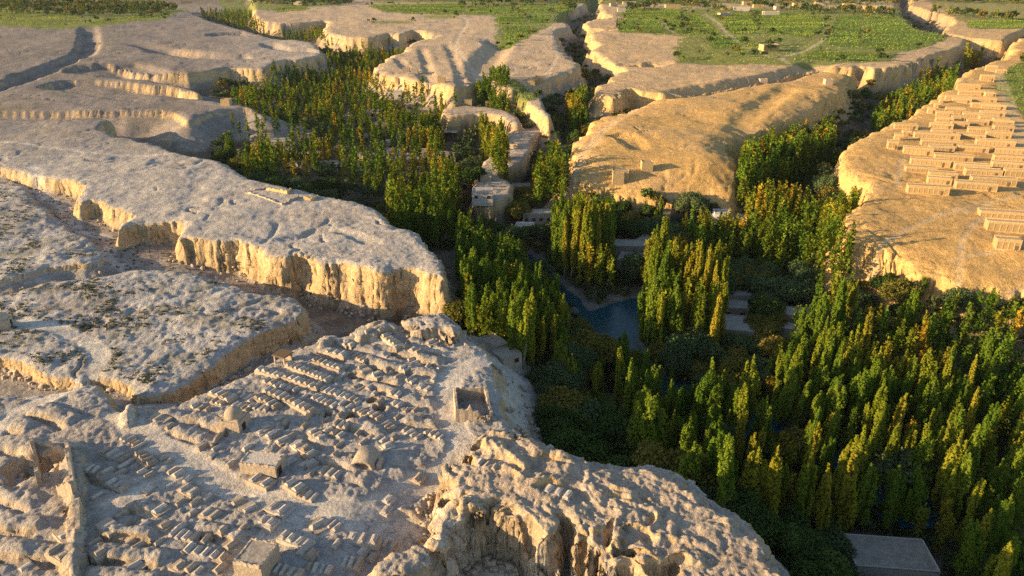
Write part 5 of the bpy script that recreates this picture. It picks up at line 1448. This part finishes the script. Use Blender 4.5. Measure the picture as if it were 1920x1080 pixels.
# ------------------------------------------------------------------ trees
ZONES = [
 ('in the dense stand left of the river pool', [(872,470),(900,432),(940,422),(990,448),(1005,515),(1062,545),(1066,570),(1000,572),(930,555),(890,545),(874,520)], 2.6, 15, 19, (.66,.30,.04)),
 ('along the foot of the long left mesa', [(722,340),(770,320),(805,350),(850,378),(905,398),(912,432),(872,452),(842,432),(800,420),(760,390),(728,370)], 3.0, 15, 20, (.85,.13,.02)),
 ('in the tall golden stand in the centre', [(1038,352),(1075,345),(1100,352),(1150,360),(1157,392),(1100,402),(1040,392)], 2.3, 19, 24, (.35,.5,.15)),
 ('in the lower fringe of the central stand', [(1088,425),(1150,430),(1152,468),(1090,462)], 2.5, 11, 15, (.15,.45,.4)),
 ('in the stand right of the river pool', [(1205,445),(1240,408),(1290,418),(1330,440),(1370,480),(1366,525),(1300,505),(1235,520),(1200,500)], 2.8, 18, 24, (.45,.4,.15)),
 ('in the belt below the golden mesa', [(1280,392),(1340,395),(1395,345),(1450,338),(1480,352),(1540,340),(1612,322),(1642,350),(1600,378),(1560,412),(1480,422),(1400,412),(1340,432)], 3.3, 14, 19, (.5,.3,.2)),
 ('in the tall row against the golden mesa cliff', [(1390,256),(1430,244),(1480,228),(1540,222),(1562,213),(1572,235),(1520,260),(1460,290),(1400,302)], 2.7, 17, 22, (.72,.22,.06)),
 ('in the upper right canyon', [(1680,165),(1720,140),(1760,116),(1802,116),(1792,140),(1740,165),(1690,197),(1650,215),(1640,190)], 3.8, 13, 18, (.55,.35,.1)),
 ('in the far bend of the right canyon', [(1812,92),(1842,92),(1842,100),(1812,102)], 3.5, 12, 15, (.2,.7,.1)),
 ('in the wood right of the river', [(1160,640),(1230,640),(1300,700),(1330,690),(1420,680),(1480,600),(1540,480),(1580,480),(1600,500),(1620,560),(1700,540),(1830,540),(1860,520),(1930,560),(1930,720),(1700,700),(1500,700),(1400,740),(1300,760),(1240,740),(1190,690)], 3.5, 10, 20, (.62,.24,.14)),
 ('in the shaded wood at the lower right', [(1265,785),(1330,768),(1420,790),(1500,770),(1560,720),(1700,690),(1950,680),(1950,1040),(1800,980),(1700,905),(1560,880),(1480,870),(1400,850),(1300,860)], 3.4, 11, 20, (.40,.32,.28)),
 ('in the upper main valley', [(440,165),(520,120),(560,105),(610,95),(680,75),(740,70),(755,90),(700,110),(690,130),(760,150),(870,165),(820,185),(700,190),(600,200),(500,200),(430,190)], 3.9, 10, 15, (.5,.42,.08)),
 ('in the far upper valley', [(600,56),(540,52),(470,40),(380,22),(370,8),(470,14),(500,44),(600,40),(640,65),(720,66),(700,72)], 6.5, 12, 16, (.6,.35,.05)),
 ('among the village houses', [(500,210),(600,215),(720,200),(830,200),(830,320),(700,320),(620,260),(560,280),(450,290),(480,240)], 5.2, 12, 17, (.58,.36,.06)),
 ('in the middle canyon', [(1062,166),(1092,160),(1102,192),(1075,205)], 2.6, 14, 19, (.5,.45,.05)),
 ('at the mouth of the middle canyon', [(1000,290),(1045,268),(1062,296),(1012,325)], 2.8, 16, 21, (.45,.45,.1)),
 ('behind the sunlit bluff', [(893,140),(945,134),(956,152),(900,162)], 2.6, 10, 14, (.95,.05,0)),
 ('in front of the sunlit bluff', [(900,212),(925,222),(952,236),(948,262),(905,240)], 2.8, 15, 19, (.35,.55,.1)),
 ('left of the sunlit bluff', [(785,208),(820,212),(822,232),(788,236)], 2.8, 12, 16, (.35,.55,.1)),
 ('between the river pool and the cemetery slope', [(1050,615),(1120,640),(1165,650),(1200,690),(1150,705),(1080,690),(1040,650)], 6.5, 8, 12, (.5,.45,.05)),
 ('at the south edge of the village', [(735,318),(790,315),(840,282),(860,300),(850,330),(780,345),(735,345)], 3.4, 16, 21, (.6,.35,.05)),
]
SINGLES = [(1225,735,22,'wide','broad bright green poplar standing alone right of the vegetable garden'),(428,252,15,'wide','bushy green poplar clump at the left edge of the valley'),(1240,370,14,'olive','slim yellow-green poplar on the slope left of the mud hut, taller one'),(1229,385,11,'olive','slim yellow-green poplar on the slope left of the mud hut, shorter one'),(1168,622,14,'green','young green poplar by the lower end of the river pool'),(1322,690,18,'wide','broad bright green poplar near the river bend'),(1725,540,17,'green','tall bare-stemmed poplar below the golden right slope'),(1835,730,17,'gold','slim golden poplar leaning among dark trees at the right'),(1742,487,5,'green','small thin poplar on the golden right slope')]

TINT = {'green': (.110, .170, .018), 'olive': (.190, .215, .020), 'gold': (.31, .245, .025), 'wide': (.12, .20, .02), 'r_dark': (.058, .092, .025), 'r_grey': (.098, .135, .054), 'r_olive': (.165, .150, .032)}

class Hash:
    def __init__(self, c):
        self.c = c; self.d = {}
    def ok(self, x, y, r):
        n = int(math.ceil(r / self.c)); i, j = int(x // self.c), int(y // self.c)
        for a in range(i - n, i + n + 1):
            for b in range(j - n, j + n + 1):
                for px, py in self.d.get((a, b), ()):
                    if (px - x) ** 2 + (py - y) ** 2 < r * r:
                        return False
        return True
    def add(self, x, y):
        self.d.setdefault((int(x // self.c), int(y // self.c)), []).append((x, y))

def in_poly(px, py, poly):
    P = np.array(poly, float); ins = np.zeros(px.shape, bool)
    for i in range(len(P)):
        ax, ay = P[i]; bx, by = P[(i + 1) % len(P)]
        if ay != by:
            ins ^= ((ay > py) != (by > py)) & (px < (bx - ax) * (py - ay) / (by - ay) + ax)
    return ins

def plant(houses):
    rng = np.random.default_rng(77)
    hs = Hash(4.0)
    trees = []     # x,y,z,H,species,label,group
    hx = np.array([h[0] for h in houses]); hy = np.array([h[1] for h in houses]); hr = np.array([h[2] for h in houses])
    def blocked(x, y):
        return bool(((hx - x) ** 2 + (np.maximum(0, np.abs(hy - 2 - y) - 2)) ** 2 < (hr * .7) ** 2).any())
    for px, py, Ht, sp, lab in SINGLES:
        zg = -20 + Ht
        for _ in range(10):
            x, y = gpt(px, py, zg); zg = .5 * zg + .5 * (float(ground_z(x, y)[0]) + Ht)
        trees.append((x, y, float(ground_z(x, y)[0]), Ht, sp, lab, None)); hs.add(x, y)
    names = ['green', 'olive', 'gold']
    cname = {'green': 'green', 'olive': 'yellow-green', 'gold': 'golden'}
    for zone, poly, sp, h0, h1, w in ZONES:
        P = np.array(poly, float); lo, hi = P.min(0), P.max(0)
        n = 5200
        px = rng.uniform(lo[0], hi[0], n); py = rng.uniform(lo[1], hi[1], n)
        k = in_poly(px, py, poly); px, py = px[k], py[k]
        Ht = rng.uniform(h0, h1, len(px))
        zg = np.full(len(px), -20.0) + Ht
        for _ in range(5):
            x, y = unproj(px, py, zg); g = ground_z(x, y); zg = .4 * zg + .6 * (g + Ht)
        u = np.clip(.5 + .75 * fbm(x, y, 20, 2, 151) + rng.normal(0, .2, len(px)), 0, .999)
        spc = np.where(u < w[0], 0, np.where(u < w[0] + w[1], 1, 2))
        rv = terrain_river(x, y)
        for i in range(len(px)):
            if g[i] > -9 and 'behind the sunlit' not in zone: continue
            if rv[i] < 1.5: continue
            bx, by = proj(x[i], y[i], g[i])
            if bx < 862 and by > 470: continue
            if blocked(x[i], y[i]): continue
            if not hs.ok(x[i], y[i], sp * rng.uniform(.75, 1.25)): continue
            hs.add(x[i], y[i])
            s = names[spc[i]]
            hh = Ht[i] * (.81 + .3 * (fbm(x[i:i+1], y[i:i+1], 20, 2, 153)[0] + .5)) * rng.uniform(.82, 1.08)
            trees.append((x[i], y[i], g[i], hh, s, 'tall %s poplar %s' % (cname[s], zone), 'poplars ' + zone))
    npop = len(trees)
    # rounded trees fill the valley floors
    n = 60000
    px = rng.uniform(-60, 1990, n); py = rng.uniform(20, 1250, n) 
    x, y = unproj(px, py, -19.0)
    k = (y < 1300); px, py, x, y = px[k], py[k], x[k], y[k]
    g = ground_z(x, y)
    gl = np.abs(ground_z(x + 3, y) - g) + np.abs(ground_z(x, y + 3) - g)
    rv = terrain_river(x, y)
    qx, qy = proj(x, y, g)
    cl = fbm(x, y, 26, 3, 161)
    gar = np.min([poly_sd(x, y, P, 30.0) for P, _ in FIELDP], 0)
    kk = (g < -12.5) & (gl < 6.0) & (rv > 1.2) & (gar > 1.0) & (cl > -.55) & ~((qx < 860) & (qy > 470)) & (qx > 405)
    x, y, g, qx, qy, rv, cl = [a[kk] for a in (x, y, g, qx, qy, rv, cl)]
    rounds = []
    tone = fbm(x, y, 30, 2, 163)
    for i in range(len(x)):
        d = math.hypot(x[i], y[i])
        vil = 430 < qx[i] < 900 and 200 < qy[i] < 380
        sp = (2.5 + d * .005) * (1.15 if vil else 1.0) * rng.uniform(.8, 1.3)
        if blocked(x[i], y[i]): continue
        if not hs.ok(x[i], y[i], sp): continue
        # strip of bare ground at the cemetery foot
        if 930 < qx[i] < 1045 and 640 < qy[i] < 800 and rng.random() < .85: continue
        hs.add(x[i], y[i])
        s = 'r_dark' if tone[i] < -.05 else 'r_grey'
        if rng.random() < .25: s = 'r_olive'
        if rv[i] < 7: s = 'r_grey' if rng.random() < .7 else 'r_olive'
        Ht = rng.uniform(3.0, 7.5) if rng.random() < .65 else rng.uniform(7, 11)
        if 1040 < qx[i] < 1240 and 640 < qy[i] < 760: Ht = rng.uniform(6, 10.5); s = 'r_olive' if rng.random() < .45 else s
        if rv[i] < 8 and 1040 < qx[i] < 1230 and 540 < qy[i] < 690: Ht = rng.uniform(1.5, 3.2)
        rounds.append((x[i], y[i], g[i], Ht, s, qx[i], qy[i]))
    h2 = Hash(3.0)
    for i in rng.permutation(len(x)):
        if len(h2.d) and (qy[i] < 400 or not h2.ok(x[i], y[i], 2.1)): continue
        if blocked(x[i], y[i]) or (930 < qx[i] < 1045 and 640 < qy[i] < 800): continue
        h2.add(x[i], y[i])
        rounds.append((x[i], y[i], g[i], rng.uniform(1.4, 3.0), 'r_dark' if rng.random() < .6 else 'r_grey', qx[i], qy[i]))
    # trees on the plains: field edges and far hedgerows
    farp = []
    for (P, gfield) in FIELDP:
        if P[:, 1].mean() < 300: continue
        for a, b in zip(P, np.roll(P, -1, 0)):
            L = np.linalg.norm(b - a)
            if rng.random() < .45: continue
            for t in np.arange(0, 1, 9.0 / max(L, 9)):
                if rng.random() < .3:
                    q = a + (b - a) * t + rng.normal(0, 2.5, 2)
                    farp.append((q[0], q[1], rng.uniform(3, 8), 'r_dark' if rng.random() < .5 else ('r_olive' if rng.random() < .5 else 'green')))
    for px0, py0, px1, py1, n in [(0,0,360,12,420),(0,8,330,16,420),(0,15,300,24,260),(300,12,470,2,320),(440,-4,660,6,320),(640,-3,1100,5,520),(640,-8,1900,-6,600),(1100,0,1320,9,220),(1280,3,1700,8,260),(1700,-2,1920,6,260),(1250,8,1360,20,60),(1400,12,1560,24,70),(860,14,1000,10,50),(1180,20,1230,12,40),(0,25,320,33,90),(1560,22,1680,30,60),(1720,22,1900,40,60),(470,6,640,12,60),(1060,14,1110,32,70),(1690,-4,1720,4,20)]:
        px = rng.uniform(min(px0, px1), max(px0, px1), n); py = np.interp(px, sorted([px0, px1]), [py0, py1] if px0 < px1 else [py1, py0]) + rng.normal(0, 2.0, n)
        x, y = unproj(px, np.maximum(py, -25), 0.0)
        for i in range(n):
            farp.append((x[i], y[i], rng.uniform(5, 14), ['green', 'r_dark', 'r_olive', 'green'][rng.integers(4)]))
    # orchard rows on the right
    return trees, rounds, farp

def terrain_river(x, y):
    rvd, _ = line_d(np.asarray(x, float), np.asarray(y, float), RIVP, 24.0)
    return np.minimum(rvd - 2.6, poly_sd(np.asarray(x, float), np.asarray(y, float), POOLP, 24.0))

def add_tree(kind, x, y, z, Ht, sp, label, cat, group, rng):
    me, tr = POP[sp][rng.integers(len(POP[sp]))]
    base = 20.0 if not sp.startswith('r_') else 8.0
    s = Ht / base
    w = s * rng.uniform(.85, 1.15)
    if not sp.startswith('r_'): w = (.55 * s + .45) * rng.uniform(.85, 1.2)
    t = thing(kind, (float(x), float(y), float(z) - .1), rng.uniform(0, 6.28), (w, w, s))
    t.rotation_euler = (rng.normal(0, .045), rng.normal(0, .045), rng.uniform(0, 6.28))
    link('trunk', tr, t); link('crown', me, t)
    tag(t, label, cat, group)
    return t

def stuff_trees(name, lst, label, rng):
    """many small trees far off as one mass: x,y,z,H,species"""
    Vs, Cs = [], []
    base_p = [poplar_points(np.random.default_rng(300 + i), 420, 20.0, 1.65, 16)[0] for i in range(5)]
    base_r = [round_points(np.random.default_rng(320 + i), 420, 8.0, 4.0, 12)[0] for i in range(5)]
    for x, y, z, Ht, sp in lst:
        d = math.hypot(x, y)
        n = int(np.clip(76000 / d * (Ht / 14) ** .5, 40, 380))
        if sp.startswith('r_'):
            B = base_r[rng.integers(5)]; s = Ht / 8.0; size = .6
        else:
            B = base_p[rng.integers(5)]; s = Ht / 20.0; size = .68
        pick = rng.integers(len(B), size=n)
        a = rng.uniform(0, 6.28); ca, sa = math.cos(a), math.sin(a)
        p = B[pick] * np.array([s if sp.startswith('r_') else .5 * s + .5, s if sp.startswith('r_') else .5 * s + .5, s])
        p = np.stack([p[:, 0] * ca - p[:, 1] * sa, p[:, 0] * sa + p[:, 1] * ca, p[:, 2]], 1) + np.array([x, y, z])
        k = math.sqrt(300.0 / n)
        V, _ = rand_tris(p, rng.uniform(.6, 1.1, n) * size * min(k, 2.2) * max(s, .5), rng)
        Vs.append(V)
        c = np.array(TINT[sp]) * rng.uniform(.75, 1.25) * np.array([rng.uniform(.85, 1.2), 1, 1])
        Cs.append(np.repeat(c[None] * rng.uniform(.8, 1.2, (n, 1)), 3, 0))
    V = np.vstack(Vs); C = np.vstack(Cs)
    o = link(name, tri_mesh(name, V, np.arange(len(V)).reshape(-1, 3), MAT['far_leaf'], False, C))
    tag(o, label, None, None, 'stuff')
    print(name, len(lst), len(V) // 3)

def parts_of(rows):
    """which part of its stand a tree is in, as the photo shows it: near or far, left, middle or right"""
    by = {}
    for i, (key, x, y, z) in enumerate(rows):
        by.setdefault(key, []).append((i,) + tuple(float(q) for q in proj(x, y, z)))
    out = [''] * len(rows)
    for key, lst in by.items():
        if len(lst) < 2: continue
        xs = sorted(l[1] for l in lst); ys = sorted(l[2] for l in lst); n = len(lst)
        for i, px, py in lst:
            fx = xs.index(px) / n; fy = ys.index(py) / n
            a = 'left' if fx < 1 / 3 else ('middle' if fx < 2 / 3 else 'right')
            out[i] = ', %s %s part' % ('near' if fy >= .5 else 'far', a)
    return out

def build_trees(houses):
    rng = np.random.default_rng(5)
    trees, rounds, farp = plant(houses)
    def vis(x, y, z):
        px, py = proj(x, y, z)
        return -40 < px < 1960 and -20 < py < 1160
    tl = sorted(trees, key=lambda t: -(t[3] / math.hypot(t[0], t[1]) if vis(t[0], t[1], t[2] + t[3] * .7) else 0) - (9 if t[6] is None else 0))
    near, far = tl[:300], tl[300:]
    part = parts_of([(t[5], t[0], t[1], t[2] + t[3]) for t in near])
    for (x, y, z, Ht, sp, lab, grp), pw in zip(near, part):
        if grp: lab = lab.replace('tall ', 'tall ' if Ht > 13 else 'short ') + pw
        add_tree('poplar_tree', x, y, z, Ht, sp, lab, 'poplar', grp, rng)
    where = lambda px, py: ('in the shaded wood at the lower right' if py > 780 else 'between the poplars right of the river' if px > 1230 and py > 480 else 'beside the river pool' if 980 < px <= 1230 and py > 470 else 'under the central poplars' if px > 900 and py > 330 else 'in the village' if px < 900 else 'in the right canyon')
    cn = {'r_dark': 'dark green', 'r_grey': 'grey-green', 'r_olive': 'olive-brown'}
    rl = sorted(rounds, key=lambda t: -(t[3] / math.hypot(t[0], t[1]) if vis(t[0], t[1], t[2] + t[3] * .7) else 0))
    part = parts_of([(where(t[5], t[6]) + t[4], t[0], t[1], t[2] + t[3]) for t in rl[:300]])
    for (x, y, z, Ht, sp, qx, qy), pw in zip(rl[:300], part):
        w = where(qx, qy)
        add_tree('broadleaf_tree', x, y, z, Ht, sp, ('small ' if Ht < 6.5 else 'large ') + 'rounded %s tree %s' % (cn[sp], w) + pw, 'tree', 'rounded trees ' + w, rng)
    stuff_trees('distant_poplars', [t[:5] for t in far], 'hundreds of smaller poplars filling the farther valleys', rng)
    stuff_trees('valley_undergrowth', [t[:5] for t in rl[300:]], 'low rounded trees and bushes covering the valley floors', rng)
    fz = ground_z([f[0] for f in farp], [f[1] for f in farp])
    stuff_trees('plain_hedgerows', [(f[0], f[1], z, f[2], f[3]) for f, z in zip(farp, fz) if z > -6], 'far hedgerows and shelter trees on the plain', rng)

def build_scrub():
    rng = np.random.default_rng(41)
    n = 9000
    px = rng.uniform(-20, 620, n); py = rng.uniform(330, 740, n)
    x, y = unproj(px, py, -3.0)
    h, I = terrain(x, y)
    dn = fbm(x, y, 13, 3, 171)
    k = (I['left'] > .5) & (dn + rng.normal(0, .22, n) > .12 + .0012 * (px - 120)) & (I['road'] < .2)
    gul = (I['left'] < .5) & (I['top'] < .3) & (h < -4) & (px < 480) & (py < 480) & (rng.random(n) < .5)
    k |= gul
    x, y, h = x[k], y[k], ground_z(x[k], y[k])
    Vs, Cs = [], []
    for i in range(len(x)):
        m = 9; s = rng.uniform(.18, .5)
        p = np.array([x[i], y[i], h[i]]) + rng.normal(0, 1, (m, 3)) * np.array([s * .7, s * .7, 0]) + np.array([0, 0, 1]) * rng.uniform(0, s * .8, (m, 1))
        V, _ = rand_tris(p, rng.uniform(.12, .3, m), rng); Vs.append(V)
        c = np.array([.105, .115, .05]) if rng.random() < .6 else np.array([.16, .13, .07])
        Cs.append(np.repeat(c[None] * rng.uniform(.7, 1.2, (m, 1)), 3, 0))
    V = np.vstack(Vs)
    o = link('desert_scrub', tri_mesh('desert_scrub', V, np.arange(len(V)).reshape(-1, 3), MAT['far_leaf'], False, np.vstack(Cs)))
    tag(o, 'small dry shrubs dotted over the left slopes', None, None, 'stuff')
    print('scrub', len(x))

def build_rubble():
    """clods and fallen blocks at the foot of the near cliffs"""
    rng = np.random.default_rng(51)
    n = 60000
    px = rng.uniform(-20, 1300, n); py = rng.uniform(330, 1090, n)
    x, y = unproj(px, py, -6.0)
    h = ground_z(x, y)
    e = 1.6
    hi = np.max([ground_z(x + a, y + b) for a, b in ((e, 0), (-e, 0), (0, e), (0, -e), (3, 2), (-3, 2))], 0) - h
    k = (hi > 2.2) & (np.abs(ground_z(x - .5, y) - ground_z(x + .5, y)) < .9) & (h > -16)
    x, y, h = x[k][:1500], y[k][:1500], h[k][:1500]
    V, F = [], []
    cube = np.array([(-1, -1, -1), (1, -1, -1), (1, 1, -1), (-1, 1, -1), (-1, -1, 1), (1, -1, 1), (1, 1, 1), (-1, 1, 1)], float)
    fc = np.array([(0, 3, 2, 1), (4, 5, 6, 7), (0, 1, 5, 4), (1, 2, 6, 5), (2, 3, 7, 6), (3, 0, 4, 7)])
    for i in range(len(x)):
        s = .12 + .5 * rng.random() ** 3
        c = cube * s * rng.uniform(.6, 1.2, 3) * rng.uniform(.6, 1.2, (8, 3))
        a = rng.uniform(0, 3.14); ca, sa = math.cos(a), math.sin(a)
        c = np.stack([c[:, 0] * ca - c[:, 1] * sa, c[:, 0] * sa + c[:, 1] * ca, c[:, 2]], 1)
        F.append(fc + len(V) * 8); V.append(c + np.array([x[i], y[i], h[i] + s * .3]))
    o = link('fallen_rubble', tri_mesh('fallen_rubble', np.vstack(V), np.vstack(F), MAT['mud']))
    tag(o, 'clods and fallen blocks strewn at the foot of the cliffs', None, None, 'stuff')

# ------------------------------------------------------------------ build it all
build_cemetery_buildings()
_g = build_graves()
landmark('the northern cliff tip', *gpt(800, 600)); landmark('the track fork', *gpt(640, 965)); landmark('the rocky ridge', *gpt(1000, 900)); landmark('the path bend', *gpt(850, 850)); landmark('the rock block', *gpt(765, 1050))
landmark('the left gully', *gpt(220, 760))
label_by_place(_g, LANDMARKS)
_d = build_drying()
label_by_place(_d, [('the left cliff point', *gpt(1600, 290)), ('the middle of the plateau', *gpt(1770, 260)), ('the dark orchard', *gpt(1890, 200)), ('the plateau path', *gpt(1690, 330)), ('the golden slope', *gpt(1800, 400)), ('the far plateau end', *gpt(1850, 130)), ('the upper cliff rim', *gpt(1740, 200)), ('the right edge of the picture', *gpt(1910, 310))])
HOUSES = build_houses()
build_fields()
build_trees(HOUSES)
build_scrub()
build_rubble()

# ------------------------------------------------------------------ evening air
def build_haze():
    m = MB(); m.quad_box([(-9500, -300), (9500, -300), (9500, 9300), (-9500, 9300)], -60, 79)
    mt, nt, out = new_mat('evening_haze')
    vol = N(nt, 'ShaderNodeVolumePrincipled')
    vol.inputs['Color'].default_value = (.80, .88, 1.0, 1); vol.inputs['Density'].default_value = .000022; vol.inputs['Anisotropy'].default_value = .2
    nt.links.new(vol.outputs[0], out.inputs['Volume'])
    o = m.build('haze', mt); o['kind'] = 'stuff'; o['label'] = 'thin evening haze over the far plain'
build_haze()
